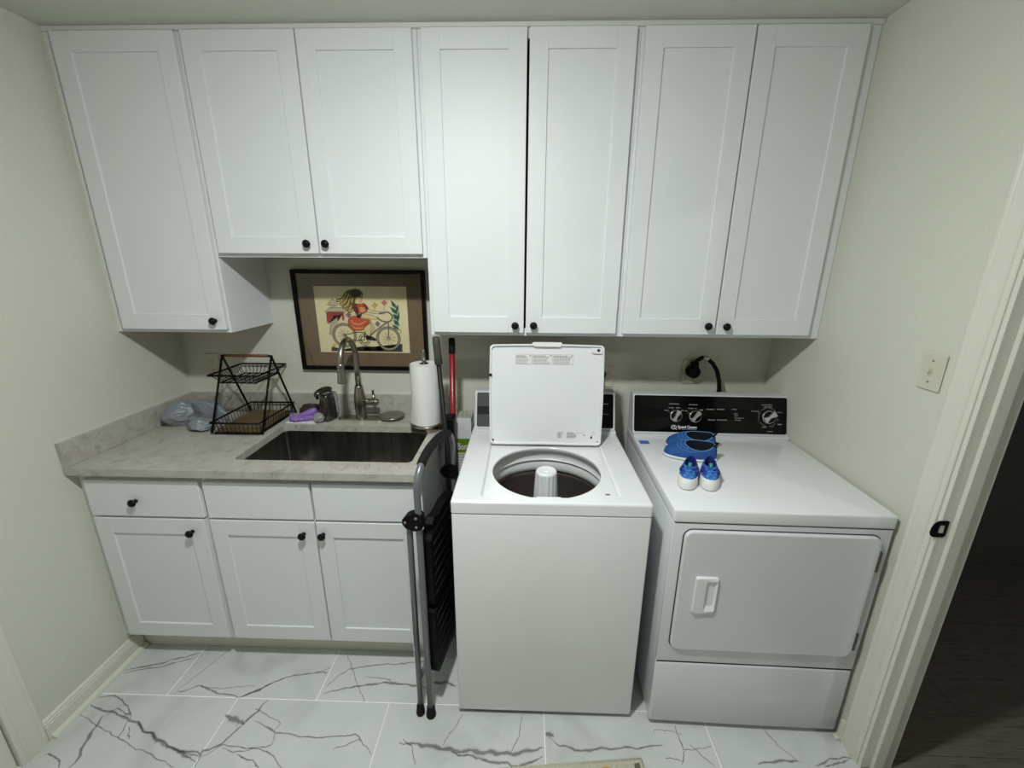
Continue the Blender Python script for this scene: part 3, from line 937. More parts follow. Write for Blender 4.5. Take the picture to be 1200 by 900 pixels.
# ------------------------------------------------------------------ soap dispenser
sd_ = thing('soap_dispenser', 'dark smoked metal soap pump dispenser left of the faucet', 'soap dispenser', (0.765, -0.115, CZ))
mt = Matrix.Translation((0.752, -0.118, CZ)) @ Matrix.Rotation(-0.35, 4, 'Z')
b = MB()
rows = []
for z, hx, hy, ox in ((0.0005, 0.024, 0.034, 0), (0.004, 0.026, 0.036, 0), (0.05, 0.026, 0.035, 0), (0.10, 0.024, 0.032, 0), (0.122, 0.022, 0.029, 0), (0.132, 0.018, 0.022, 0)):
    rows.append([mt @ Vector((x, y, z)) for x, y in rrect(-hx + ox, hx + ox, -hy, hy, 0.014, 5)])
b.grid(rows, closed_u=True)
b.f.append(tuple(range(len(rows[0]))))
b.sm.append(False)
b.f.append(tuple(len(b.v) - len(rows[0]) + i for i in range(len(rows[0]))))
b.sm.append(False)
b.build('reservoir', M['dark_nickel'], sd_)
h = MB()
rows = []
for t in range(13):
    u = t / 12
    y = 0.034 - 0.105 * u
    hw = 0.021 * math.sqrt(max(0.03, 1 - (2 * u - 1) ** 4)) * (1 - 0.15 * u)
    hz = 0.013 * math.sqrt(max(0.03, 1 - (2 * u - 1) ** 6))
    zc = 0.147 + 0.010 * math.sin(u * PI * 0.8) - 0.014 * u * u
    rows.append([mt @ Vector((hw * math.cos(2 * PI * k / 16), y, zc + hz * math.sin(2 * PI * k / 16))) for k in range(16)])
h.grid(rows, closed_u=True)
for off in (0, 12 * 16):
    h.f.append(tuple(off + i for i in range(16)))
    h.sm.append(False)
h.build('pump_head', M['dark_nickel'], sd_)
MB().lathe([(0.0, -0.018), (0.006, -0.018), (0.008, 0.0), (0.0, 0.0)], mt @ Vector((0, -0.055, 0.138)), n=12).build('nozzle', M['black_plastic'], sd_)
MB().box(-0.0262, -0.0255, -0.012, 0.008, 0.05, 0.115, mtx=mt).build('front_panel', M['silver'], sd_)
cv = MB()
rows = []
for z, e in ((0.02, 0.0), (0.03, 0.006), (0.09, 0.008), (0.13, 0.004)):
    rows.append([mt @ Vector((x, y, z)) for x, y in rrect(-0.02 - e * 0.3, 0.02 + e * 0.3, 0.030, 0.042 + e, 0.008, 4)])
cv.grid(rows, closed_u=True)
cv.build('clear_back', M['clear'], sd_)

# ------------------------------------------------------------------ small things left of the dispenser
tag(MB().box(0.572, 0.712, -0.185, -0.085, CZ + 0.0006, CZ + 0.006, bev=0.0015).build('paper_pad', M['white_paper']), 'flat white pad under the crumpled purple glove', 'pad')


def crumple(name, m, c, rad, seed, amp=0.35, fr=2.2, fine=0.08, sub=4, flat=0.0, rot=0.0, parent=None, sharp=True):
    bm = bmesh.new()
    bmesh.ops.create_icosphere(bm, subdivisions=sub, radius=1)
    off = Vector((seed * 7.3, seed * 3.1, seed * 1.7))
    for v in bm.verts:
        p = v.co.copy()
        d = amp * (1 - abs(noise.noise(p * fr + off)) * 2.2) * 0.6 + amp * 0.5 * noise.noise(p * fr * 0.6 + off * 2)
        d += fine * (1 - abs(noise.noise(p * fr * 2.6 + off * 3)) * 2.5) + fine * 0.45 * (1 - abs(noise.noise(p * fr * 5.5 + off)) * 2.5)
        q = p * (1 + d)
        v.co = Vector((q.x * rad[0], q.y * rad[1], q.z * rad[2]))
    R_ = Matrix.Rotation(rot, 4, 'Z')
    bm.transform(R_)
    zmin = -rad[2] * 0.75
    for v in bm.verts:
        if v.co.z < zmin:
            v.co.z = zmin + (v.co.z - zmin) * 0.02
    lo = min(v.co.z for v in bm.verts)
    for v in bm.verts:
        v.co += Vector((c[0], c[1], c[2] - lo))
    b = MB()
    b.bm(bm, True)
    return b.build(name, m, parent)


pg = thing('purple_glove', 'crumpled purple glove beside the two tier basket rack', 'glove', (0.64, -0.13, CZ + 0.006))
g = MB()
g.tube([(0.578, -0.135, 0.952), (0.588, -0.150, 0.938), (0.615, -0.150, 0.938), (0.65, -0.145, 0.950), (0.690, -0.140, 0.966), (0.702, -0.13, 0.972)], [0.009, 0.013, 0.015, 0.017, 0.019, 0.012], n=12)
for (dx, dy, L) in ((0.0, -0.018, 0.05), (0.02, -0.026, 0.045), (0.04, -0.02, 0.05)):
    g.tube([(0.625 + dx, -0.145, 0.945), (0.612 + dx - 0.01, -0.150 + dy, 0.936), (0.600 + dx - 0.012, -0.150 + dy * 1.3, 0.9335)], [0.010, 0.009, 0.006], n=10)
go = g.build('fingers_and_cuff', M['purple'], pg)
crumple('palm', M['purple'], (0.665, -0.135, CZ + 0.0062), (0.034, 0.028, 0.019), 3, amp=0.25, fr=2.0, parent=pg)
tag(crumple('dark_rag', M['dark_scrap'], (0.655, -0.080, CZ + 0.0065), (0.052, 0.024, 0.030), 5, amp=0.4), 'dark brown crumpled rag behind the purple glove', 'rag')
tag(crumple('clear_wrapper', M['clear'], (0.722, -0.158, CZ + 0.0065), (0.020, 0.018, 0.022), 8, amp=0.4), 'small crumpled clear wrapper between the purple glove and dispenser', 'wrapper')

# ------------------------------------------------------------------ paper towel
px_, py_ = 1.247, -0.203
ph = thing('paper_towel_holder', 'round steel paper towel stand with a pointed finial', 'towel holder', (px_, py_, CZ))
MB().lathe([(0.0, 0.0005), (0.073, 0.0005), (0.0755, 0.003), (0.0755, 0.027), (0.0735, 0.0295), (0.0, 0.0295)], (px_, py_, CZ), n=40).build('base', M['nickel'], ph)
MB().lathe([(0.0, 0.0225), (0.007, 0.0225), (0.007, 0.318), (0.0, 0.318)], (px_, py_, CZ), n=14).build('rod', M['nickel'], ph)
MB().lathe([(0.0, 0.316), (0.013, 0.316), (0.014, 0.319), (0.0105, 0.324), (0.0085, 0.345), (0.006, 0.362), (0.004, 0.366), (0.0, 0.367)], (px_, py_, CZ), n=18).build('finial', M['nickel'], ph)
tr = thing('paper_towel_roll', 'white embossed paper towel roll on the steel stand', 'paper towel', (px_, py_, CZ + 0.0302))
tw = MB()
rows = []
nz, na = 70, 120
for i in range(nz + 1):
    z = CZ + 0.0302 + 0.2733 * i / nz
    row = []
    for k in range(na):
        a = 2 * PI * k / na
        u, v = a * 0.060, z
        e = 0.0022 * (abs(math.sin((u + v) * 190)) * abs(math.sin((u - v) * 190)))
        r = 0.0595 + e + 0.0012 * noise.noise(Vector((math.cos(a) * 2, math.sin(a) * 2, z * 12)))
        row.append((px_ + r * math.cos(a), py_ + r * math.sin(a), z))
    rows.append(row)
tw.grid(rows, closed_u=True)
tw.build('roll', M['towel'], tr)
MB().lathe([(0.021, 0.3035), (0.0595, 0.3035)], (px_, py_, CZ), n=48).lathe([(0.021, 0.3035), (0.0215, 0.29)], (px_, py_, CZ), n=24).build('roll_end', M['towel'], tr)
MB().lathe([(0.0195, 0.0302), (0.0195, 0.303), (0.0209, 0.3035)], (px_, py_, CZ), n=24).build('core', M['card'], tr)
# loose last sheet, its corner lifting at the lower left
ls = MB()
rows = []
for i in range(9):
    z = CZ + 0.0306 + 0.2729 * i / 8
    row = []
    for k in range(12):
        a = PI * 1.05 + PI * 0.62 * k / 11
        lift = 0.0018 + 0.010 * max(0, 1 - k / 3.0) * max(0, 1 - i / 2.5)
        r = 0.0617 + lift
        row.append((px_ + r * math.cos(a), py_ + r * math.sin(a), z))
    rows.append(row)
ls.grid(rows)
ls.build('loose_sheet', M['towel'], tr)

# ------------------------------------------------------------------ two tier basket rack
rk = thing('basket_rack', 'two tier black wire basket rack with a wooden top handle', 'rack', (0.43, -0.18, CZ))
xl, xr_ = 0.322, 0.548
apex_y, apex_z = -0.172, 1.241
fz = CZ + 0.0045
for x in (xl, xr_):
    MB().tube([(x, -0.322, fz), (x, apex_y, apex_z), ], 0.0048, n=8).build('frame_leg', M['black_wire'], rk)
    MB().tube([(x, -0.040, fz), (x, apex_y, apex_z), ], 0.0048, n=8).build('frame_leg', M['black_wire'], rk)
MB().tube([(xl - 0.004, apex_y, apex_z), (xr_ + 0.004, apex_y, apex_z)], 0.0052, n=10).build('top_bar', M['black_wire'], rk)
MB().tube([(xl + 0.012, apex_y, apex_z + 0.001), (xr_ - 0.012, apex_y, apex_z + 0.001)], 0.0066, n=12).build('wooden_handle', M['wood'], rk)


def basket(x0, x1, y0, y1, zr, zb, ins, name, ny, nx, cross):
    """rim rectangle, smaller bottom rectangle, wires between"""
    bo = MB()
    bo.tube([(x0, y0, zr), (x1, y0, zr), (x1, y1, zr), (x0, y1, zr)], 0.0043, n=8, closed=True)
    # corners of a closed tube are mitred by its tangents
    B = bo.build(name, M['black_wire'], rk)
    wv = MB()
    a0, a1, b0, b1 = x0 + ins, x1 - ins, y0 + ins, y1 - ins
    wv.tube([(a0, b0, zb), (a1, b0, zb), (a1, b1, zb), (a0, b1, zb)], 0.0026, n=6, closed=True)
    for k in range(nx + 1):
        t = (k + 0.5) / (nx + 1)
        u, v = x0 + (x1 - x0) * t, a0 + (a1 - a0) * t
        c = ins * 0.25
        wv.tube([(u, y0, zr), (v, y0 + ins * 0.8, zb + (zr - zb) * 0.22), (v, b0 + ins * 0.3, zb)] + ([] if not cross else []), 0.0013, n=5)
        wv.tube([(u, y1, zr), (v, y1 - ins * 0.8, zb + (zr - zb) * 0.22), (v, b1 - ins * 0.3, zb)], 0.0013, n=5)
        wv.tube([(v, b0, zb), (v, b1, zb)], 0.0013, n=5)
    for k in range(ny + 1):
        t = (k + 0.5) / (ny + 1)
        u, v = y0 + (y1 - y0) * t, b0 + (b1 - b0) * t
        wv.tube([(x0, u, zr), (x0 + ins * 0.8, v, zb + (zr - zb) * 0.22), (a0 + ins * 0.3, v, zb)], 0.0013, n=5)
        wv.tube([(x1, u, zr), (x1 - ins * 0.8, v, zb + (zr - zb) * 0.22), (a1 - ins * 0.3, v, zb)], 0.0013, n=5)
        if cross:
            for xx in (0.2, 0.4, 0.6, 0.8):
                cx, cy = a0 + (a1 - a0) * xx, v
                wv.tube([(cx + 0.0085 * math.cos(q * PI / 4), cy + 0.0085 * math.sin(q * PI / 4), zb) for q in range(8)], 0.0012, n=4, closed=True)
    wv.build('wires', M['black_wire'], B, kind='stuff')
    return B


basket(0.328, 0.543, -0.330, -0.040, 0.976, CZ + 0.0055, 0.006, 'lower_basket', 13, 10, False)
basket(0.300, 0.520, -0.252, -0.020, 1.168, 1.128, 0.028, 'upper_basket', 11, 9, True)
bd = MB().box(0.343, 0.531, -0.315, -0.060, CZ + 0.0085, CZ + 0.024, bev=0.002)
tag(bd.build('wooden_board', M['card']), 'brown board lying in the lower basket of the rack', 'board')

# ------------------------------------------------------------------ grey mailer bag
pb = thing('plastic_bag', 'crumpled grey plastic mailer bag in the left counter corner', 'bag', (0.15, -0.2, CZ))


def crease(name, c, rad, seed, rot, parent, planes=26, sub=5, tilt=0.0):
    """film pulled into flat facets: an ellipsoid cut by random planes, then lightly wrinkled"""
    rd = random.Random(seed)
    pls = []
    for k in range(planes):
        n = Vector((rd.gauss(0, 1), rd.gauss(0, 1), rd.gauss(0, 0.8))).normalized()
        pls.append((n, rd.uniform(0.62, 0.95)))
    bm = bmesh.new()
    bmesh.ops.create_icosphere(bm, subdivisions=sub, radius=1)
    off = Vector((seed * 3.3, seed * 1.9, seed * 0.7))
    for v in bm.verts:
        d = v.co.normalized()
        r = 1.1
        for n, h in pls:
            q = d.dot(n)
            if q > 0.05:
                r = min(r, h / q)
        r *= 1 + 0.16 * (0.25 - abs(noise.noise(d * 2.6 + off))) + 0.07 * (0.25 - abs(noise.noise(d * 6.5 + off)))
        v.co = Vector((d.x * r * rad[0], d.y * r * rad[1], d.z * r * rad[2]))
    bm.transform(Matrix.Rotation(rot, 4, 'Z') @ Matrix.Rotation(tilt, 4, 'Y'))
    zmin = min(v.co.z for v in bm.verts) * 0.6
    for v in bm.verts:
        if v.co.z < zmin:
            v.co.z = zmin
        v.co += Vector((c[0], c[1], c[2] - zmin))
    b = MB()
    b.bm(bm, True)
    return b.build(name, M['bag'], parent)


crease('bag_body', (0.100, -0.205, CZ + 0.0006), (0.074, 0.064, 0.082), 4, 0.3, pb)
crease('bag_fold', (0.185, -0.150, CZ + 0.0006), (0.132, 0.056, 0.082), 9, -0.10, pb, tilt=0.20)
crease('bag_flap', (0.232, -0.268, CZ + 0.0006), (0.072, 0.048, 0.034), 13, -0.1, pb)
st = MB()
rows = []
for i in range(6):
    rows.append([(0.218 + 0.042 * k / 5, -0.302 + 0.040 * i / 5, CZ + 0.030 + 0.006 * math.sin(k * 0.9 + i) * (i / 5) - 0.012 * (1 - i / 5)) for k in range(6)])
st.grid(rows)
st.build('white_sticker', M['bag_white'], pb)

# ------------------------------------------------------------------ framed picture
fp = thing('framed_picture', 'black framed print of a woman riding a bicycle above the sink', 'picture', (0.913, -0.002, 1.143))
FX0, FX1, FZ0, FZ1 = 0.603, 1.2255, 1.143, 1.6165
O4 = [(FX0, FZ0), (FX1, FZ0), (FX1, FZ1), (FX0, FZ1)]
I4 = [(FX0 + 0.018, FZ0 + 0.018), (FX1 - 0.018, FZ0 + 0.018), (FX1 - 0.018, FZ1 - 0.018), (FX0 + 0.018, FZ1 - 0.018)]
MB().ring(O4, I4, lambda p: (p[0], -0.024, p[1]), lambda p: (p[0], -0.001, p[1])).build('frame', M['frame_black'], fp)
A4 = [(0.698, 1.2285), (1.136, 1.2285), (1.136, 1.5425), (0.698, 1.5425)]
MB().ring(I4, A4, lambda p: (p[0], -0.0135, p[1]), lambda p: (p[0], -0.0115, p[1])).build('mat_board', M['matboard'], fp)
pr_ = MB().box(0.692, 1.142, -0.0112, -0.010, 1.222, 1.548).build('print', M['art_paper'], fp)
MB().box(FX0 + 0.016, FX1 - 0.016, -0.0175, -0.0172, FZ0 + 0.016, FZ1 - 0.016).build('glass_pane', M['glass'], fp)
ART= {'hair': [(229, 278), (219, 295), (199, 304), (175, 302), (143, 286), (110, 265), (90, 249), (115, 255), (104, 233), (123, 240), (112, 221), (137, 227), (123, 206), 
    (147, 212), (139, 197), (166, 219), (186, 236), (197, 254), (207, 267), (227, 271)], 'strand1': [(167, 286), (135, 271), (106, 251), (131, 263), (163, 277)], 
    'strand2': [(172, 275), (146, 260), (119, 235), (148, 251), (174, 267)], 'strand3': [(177, 263), (154, 247), (130, 221), (157, 241), (179, 255)], 'strand4': [(182, 251), 
    (162, 233), (141, 209), (167, 227), (183, 244)], 'face': [(198, 266), (226, 275), (229, 262), (221, 254), (225, 245), (212, 239), (212, 231), (192, 237)], 
    'glasses': [(200, 268), (227, 269), (227, 263), (201, 264)], 'dress': [(183, 239), (210, 232), (234, 236), (250, 219), (243, 197), (218, 189), (200, 194), (184, 206), 
    (176, 225)], 'sleeve': [(177, 233), (187, 241), (198, 231), (196, 201), (205, 177), (196, 178), (180, 204)], 'sleeve2': [(227, 236), (240, 231), (254, 212), (245, 204), 
    (239, 219)], 'bust': [(209, 219), (233, 219), (240, 201), (221, 192), (208, 198)], 'arm1': [(242, 219), (268, 204), (322, 197), (321, 187), (267, 190), (240, 200)], 
    'arm2': [(187, 184), (236, 187), (290, 172), (286, 161), (240, 165), (198, 170)], 'torso': [(199, 195), (221, 189), (210, 166), (189, 171), (203, 177)], 'skirt': [(155, 167), 
    (180, 177), (210, 165), (258, 158), (249, 140), (227, 124), (216, 109), (173, 107), (153, 122), (148, 146)], 'swirl1': [(164, 165), (177, 146), (201, 141), (233, 156), 
    (242, 154), (206, 132), (176, 134), (162, 149)], 'swirl2': [(161, 137), (181, 122), (215, 122), (224, 127), (214, 115), (177, 115)], 'leg1': [(230, 132), (257, 144), 
    (254, 98), (245, 74), (233, 83), (223, 116)], 'leg2': [(257, 150), (276, 124), (258, 91), (256, 98), (266, 124), (256, 138)], 'shoe': [(226, 83), (251, 83), (278, 68), 
    (277, 57), (249, 61), (228, 64)], 'ground': [(53, 6), (56, 27), (89, 21), (138, 10), (190, 24), (222, 33), (262, 29), (288, 9), (307, 13), (351, 20), (390, 44), (403, 44), 
    (400, 10)], 'roof1': [(85, 255), (110, 235), (106, 227), (62, 227), (61, 234)], 'roof1b': [(73, 227), (100, 227), (102, 215), (68, 215)], 'roof2': [(69, 215), (123, 215), 
    (137, 199), (133, 194), (47, 194), (48, 200)], 'red': [(50, 194), (133, 194), (130, 158), (123, 158), (122, 179), (107, 179), (105, 155), (98, 155), (97, 176), (85, 179), 
    (56, 139), (48, 148)], 'path': [(79, 176), (100, 173), (99, 140), (75, 118), (65, 83), (48, 84), (59, 133)], 'leafa': [(363, 251), (382, 232), (387, 214), (367, 226)], 
    'leafb': [(357, 220), (383, 205), (391, 185), (368, 196)], 'leafc': [(394, 232), (395, 209), (385, 191), (384, 214)], 'leafd': [(367, 187), (388, 179), (393, 158), 
    (371, 166)], 'leafe': [(368, 160), (389, 152), (394, 133), (373, 139)], 'leaff': [(360, 136), (378, 131), (392, 117), (371, 118)], 'leafg': [(398, 203), (398, 173), 
    (388, 148), (388, 179)], 'fy': [(285, 242), (291, 233), (299, 229), (290, 223), (282, 215), (277, 222), (269, 228), (278, 232)], 'fp': [(331, 254), (337, 245), (344, 240), 
    (336, 233), (329, 226), (323, 233), (316, 239), (324, 245)], 'd1': [(156, 195), (167, 181), (153, 168), (142, 181)], 'd2': [(291, 154), (301, 140), (289, 127), (279, 140)], 
    'fy2': [(69, 46), (78, 34), (71, 23), (58, 27)]}
STROKES= {'handlebar': [(290, 172), (298, 163), (313, 154), (337, 150), (356, 157), (363, 175), (355, 189), (340, 196), (316, 192), (300, 190)], 'tube': [(251, 83), (284, 111), 
    (340, 151)], 'fork': [(340, 151), (342, 124), (337, 70)], 'stay': [(125, 84), (181, 98), (225, 98)], 'stay2': [(125, 84), (168, 60), (220, 61)], 'seat': [(225, 98), 
    (220, 64)], 'stem1': [(329, 226), (324, 202)], 'stem2': [(282, 215), (281, 203)], 'stem3': [(386, 118), (384, 173), (372, 208)], 'p1': [(81, 170), (68, 133), (56, 87)], 
    'p2': [(91, 171), (81, 139)], 'fence': [(371, 112), (398, 112), (397, 94)], 'hl1': [(216, 295), (191, 284), (171, 266), (150, 242), (129, 212)], 'hl2': [(199, 302), 
    (154, 277), (115, 248)], 'hl3': [(220, 272), (191, 254), (177, 233), (150, 206)]}
CIRC= {'rear': (125, 84), 'front': (337, 70), 'ring': (220, 64)}
AX, AZ = 0.698, 1.228
lay = [0]


def ap(p, d):
    return (AX + p[0] / 1000, -0.01125 - d * 0.00003, AZ + p[1] / 1000)


def ink(name, col, shapes, lines=(), w=2.0):
    lay[0] += 1
    b = MB()
    for s in shapes:
        # fill by triangulated outline
        bm = bmesh.new()
        vs = [bm.verts.new(ap(p, lay[0])) for p in s]
        f = bm.faces.new(vs)
        bmesh.ops.triangulate(bm, faces=[f])
        b.bm(bm)
    for pts, ww in lines:
        P = [Vector((p[0], p[1])) for p in pts]
        if len(P) > 2:
            Q = [P[0]]
            for i in range(len(P) - 1):
                p0, p1, p2, p3 = P[max(i - 1, 0)], P[i], P[i + 1], P[min(i + 2, len(P) - 1)]
                for t in (0.25, 0.5, 0.75, 1):
                    Q.append(0.5 * ((2 * p1) + (p2 - p0) * t + (2 * p0 - 5 * p1 + 4 * p2 - p3) * t * t + (3 * p1 - p0 - 3 * p2 + p3) * t ** 3))
            P = Q
        vs = []
        for i, p in enumerate(P):
            t = (P[min(i + 1, len(P) - 1)] - P[max(i - 1, 0)])
            t = t.normalized() if t.length > 1e-6 else Vector((1, 0))
            n = Vector((-t.y, t.x)) * ww / 2
            vs += [ap(p + n, lay[0]), ap(p - n, lay[0])]
        b.add(vs, [(2 * i, 2 * i + 1, 2 * i + 3, 2 * i + 2) for i in range(len(P) - 1)])
    key = 'ink_' + name
    m = mat(key, col, 0.8)
    return b.build('printed_' + name, m, pr_, kind='stuff', fix=False)


def circle(c, r, n=32):
    return [(c[0] + r * math.cos(2 * PI * k / n), c[1] + r * math.sin(2 * PI * k / n)) for k in range(n + 1)]


def outline(k, ww=1.6):
    return (ART[k] + [ART[k][0]], ww)


A_ = ART
ink('ground', srgb(24, 62, 52), [A_['ground']])
ink('leaves', srgb(20, 104, 92), [A_['leaf' + k] for k in 'abcdefg'])
ink('towers', srgb(196, 182, 150), [A_['roof1'], A_['roof1b'], A_['roof2'], A_['path']])
ink('columns', srgb(168, 52, 44), [A_['red']])
ink('gold_flowers', srgb(216, 176, 40), [A_['fy'], A_['fy2']])
ink('pink_flowers', srgb(206, 112, 104), [A_['fp']])
ink('violet_stars', srgb(128, 104, 122), [A_['d1'], A_['d2']])
ink('tyres', srgb(150, 140, 120), [], [(circle(CIRC['rear'], 52), 11), (circle(CIRC['front'], 52), 11)])
def hp(x, y):
    # drawing units to millimetres on the sheet
    return ((x - 235) * 0.5965 + 1.5, 314 - (y - 236) * 0.607)


STARTS = [(612, 292), (602, 276), (588, 266), (572, 262), (558, 268), (600, 305), (585, 296), (570, 290)]
TIPS = [(500, 432), (468, 418), (446, 398), (428, 374), (404, 347), (528, 404), (540, 385), (486, 428)]
dark, light = [], []
for i, (a, b) in enumerate(zip(STARTS, TIPS)):
    m1 = (a[0] + (b[0] - a[0]) * 0.35 - 6, a[1] + (b[1] - a[1]) * 0.30 - 10)
    m2 = (a[0] + (b[0] - a[0]) * 0.70 + 8, a[1] + (b[1] - a[1]) * 0.72 + 6)
    dark.append(([hp(*a), hp(*m1), hp(*m2), hp(*b)], 15))
    light.append(([hp(m1[0] - 6, m1[1] + 7), hp(m2[0] - 2, m2[1] + 4), hp(b[0] + 6, b[1] - 2)], 5.0))
ink('hair', srgb(104, 84, 44), [[hp(*p) for p in ((628, 300), (620, 278), (600, 260), (570, 254), (545, 262), (535, 285), (560, 310), (575, 330), (590, 318))]], dark)
ink('hair_strands', srgb(220, 196, 92), [], light)
ink('skin', srgb(226, 206, 150), [A_['face'], A_['arm1'], A_['arm2'], A_['leg1'], A_['leg2'], A_['torso']])
ink('dress', srgb(206, 84, 44), [A_['dress'], A_['skirt']])
ink('dress_light', srgb(226, 150, 104), [A_['bust'], A_['swirl1'], A_['swirl2']])
ink('sleeves', srgb(112, 40, 32), [A_['sleeve'], A_['sleeve2']])
lines = [outline(k) for k in ('skirt', 'dress', 'face', 'arm1', 'arm2', 'leg1', 'leg2', 'roof1', 'roof2', 'red', 'bust')]
lines += [outline(k, 1.0) for k in ('fy', 'fp', 'd1', 'd2', 'leafa', 'leafb', 'leafc', 'leafd', 'leafe', 'leaff', 'swirl1')]
for c in ('rear', 'front'):
    for r in (58, 47):
        lines.append((circle(CIRC[c], r), 2.0))
    for k in range(10):
        a = 2 * PI * k / 10 + 0.2
        lines.append(([(CIRC[c][0] + 6 * math.cos(a), CIRC[c][1] + 6 * math.sin(a)), (CIRC[c][0] + 33 * math.cos(a), CIRC[c][1] + 33 * math.sin(a))], 1.6))
    lines.append((circle(CIRC[c], 6), 2.5))
lines.append((circle(CIRC['ring'], 27), 3.0))
lines.append((circle(CIRC['ring'], 17), 4.0))
for k in range(8):
    a = 2 * PI * k / 8
    lines.append(([(CIRC['ring'][0] + 17 * math.cos(a), CIRC['ring'][1] + 17 * math.sin(a)), (CIRC['ring'][0] + 27 * math.cos(a), CIRC['ring'][1] + 27 * math.sin(a))], 2.4))
for k, ww in (('handlebar', 7), ('tube', 7), ('fork', 6), ('stay', 4), ('stay2', 4), ('seat', 4), ('stem1', 1.6), ('stem2', 1.6), ('stem3', 1.6), ('p1', 1.2), ('p2', 1.2), ('fence', 2), ('hl1', 1.8), ('hl2', 1.6), ('hl3', 1.8)):
    lines.append((STROKES[k], ww))
b0 = min(p[0] for p in A_['ground']), max(p[0] for p in A_['ground']), min(p[1] for p in A_['ground'])
ink('outlines', srgb(44, 38, 34), [A_['glasses'], A_['shoe'], [(b0[0], b0[2]), (b0[1], b0[2]), (b0[1], b0[2] + 4), (b0[0], b0[2] + 4)]], lines)
ink('highlights', srgb(150, 140, 122), [], [(STROKES['handlebar'], 3), (STROKES['tube'], 3.4), (STROKES['fork'], 2.6)])


# ------------------------------------------------------------------ outlets, plugs, switch
def outlet(name, label, x0, x1, z0, z1):
    t = thing(name, label, 'outlet', ((x0 + x1) / 2, -0.0005, z0), group=None)
    MB().box(x0, x1, -0.0065, -0.0008, z0, z1, bev=0.002).build('cover_plate', M['ivory'], t)
    cx = (x0 + x1) / 2
    for zc in (z0 + (z1 - z0) * 0.33, z0 + (z1 - z0) * 0.67):
        b = MB()
        pts = rrect(cx - 0.0165, cx + 0.0165, zc - 0.014, zc + 0.014, 0.010, 5)
        b.prism(pts, lambda p: (p[0], -0.0078, p[1]), lambda p: (p[0], -0.0064, p[1]))
        s = b.build('socket', M['ivory'], t)
        v = MB()
        v.box(cx - 0.0075, cx - 0.0055, -0.0081, -0.0077, zc - 0.003, zc + 0.006)
        v.box(cx + 0.0055, cx + 0.0075, -0.0081, -0.0077, zc - 0.002, zc + 0.006)
        v.box(cx - 0.002, cx + 0.002, -0.0081, -0.0077, zc - 0.009, zc - 0.005)
        v.build('slots', M['seam'], s, kind='stuff')
    return t


outlet('wall_outlet', 'pale duplex wall outlet behind the two tier basket rack', 0.106, 0.176, 1.092, 1.213)
outlet('wall_outlet', 'pale duplex wall outlet between the grey and red mop handles', 1.312, 1.382, 0.900, 1.014)
outlet('wall_outlet', 'pale duplex wall outlet half hidden behind the raised washer lid', 2.056, 2.126, 1.068, 1.175)
pc = thing('washer_plug', 'black washer plug and cord beside the raised washer lid', 'plug', (2.066, -0.03, 1.14))
MB().box(2.050, 2.082, -0.034, -0.0085, 1.120, 1.150, bev=0.005).build('plug', M['black_plastic'], pc)
MB().tube([(2.066, -0.030, 1.126), (2.067, -0.040, 1.105), (2.066, -0.046, 1.07), (2.060, -0.052, 1.02), (2.05, -0.058, 0.98)], 0.0048, n=8).build('cord', M['black_plastic'], pc)
do = thing('dryer_outlet', 'square pale outlet plate above the dryer console', 'outlet', (2.496, -0.0005, 1.092))
MB().box(2.452, 2.540, -0.0075, -0.0008, 1.092, 1.212, bev=0.003).build('cover_plate', M['ivory'], do)
MB().lathe([(0.0, -0.0090), (0.027, -0.0090), (0.027, -0.0075), (0.0, -0.0075)], (2.496, 0, 1.152), axis='Y', n=28).build('socket', M['soft_black'], do)
dp = thing('dryer_plug', 'thick black dryer cord with a round plug and grey tag', 'plug', (2.5, -0.04, 1.15))
pg_ = MB().lathe([(0.0, -0.052), (0.024, -0.052), (0.030, -0.046), (0.031, -0.012), (0.029, -0.0095), (0.0, -0.0095)], (2.494, 0, 1.158), axis='Y', n=26)
pg_.box(2.478, 2.512, -0.050, -0.016, 1.172, 1.208, bev=0.006)
pg_.build('plug', M['black_plastic'], dp)
cpath = [(2.495, -0.034, 1.198), (2.505, -0.038, 1.216), (2.522, -0.044, 1.2285), (2.545, -0.048, 1.226), (2.570, -0.054, 1.205), (2.592, -0.060, 1.170), (2.606, -0.065, 1.125), (2.611, -0.068, 1.080), (2.606, -0.070, 1.035), (2.598, -0.072, 0.99)]
MB().tube(cpath, 0.0098, n=12).build('cord', M['black_plastic'], dp)
MB().tube([(2.528, -0.0450, 1.2288), (2.541, -0.0475, 1.2275), (2.551, -0.049, 1.222)], 0.0106, n=12).build('cord_tag', M['silver'], dp)

sw = thing('light_switch', 'ivory toggle light switch plate on the right wall', 'light switch', (XR - 0.001, -0.798, 1.306))
MB().box(XR - 0.0075, XR - 0.0008, -0.834, -0.763, 1.306, 1.414, bev=0.003).build('cover_plate', M['ivory'], sw)
MB().box(XR - 0.0195, XR - 0.0070, -0.803, -0.795, 1.357, 1.370, bev=0.002).box(XR - 0.0095, XR - 0.0070, -0.804, -0.793, 1.348, 1.373, bev=0.0008).build('toggle', M['ivory'], sw)
for zz in (1.330, 1.391):
    MB().lathe([(0.0, -0.0014), (0.0028, -0.001), (0.003, 0.0)], (XR - 0.0075, -0.7985, zz), axis='X', n=10).build('screw', M['bolt'], sw)

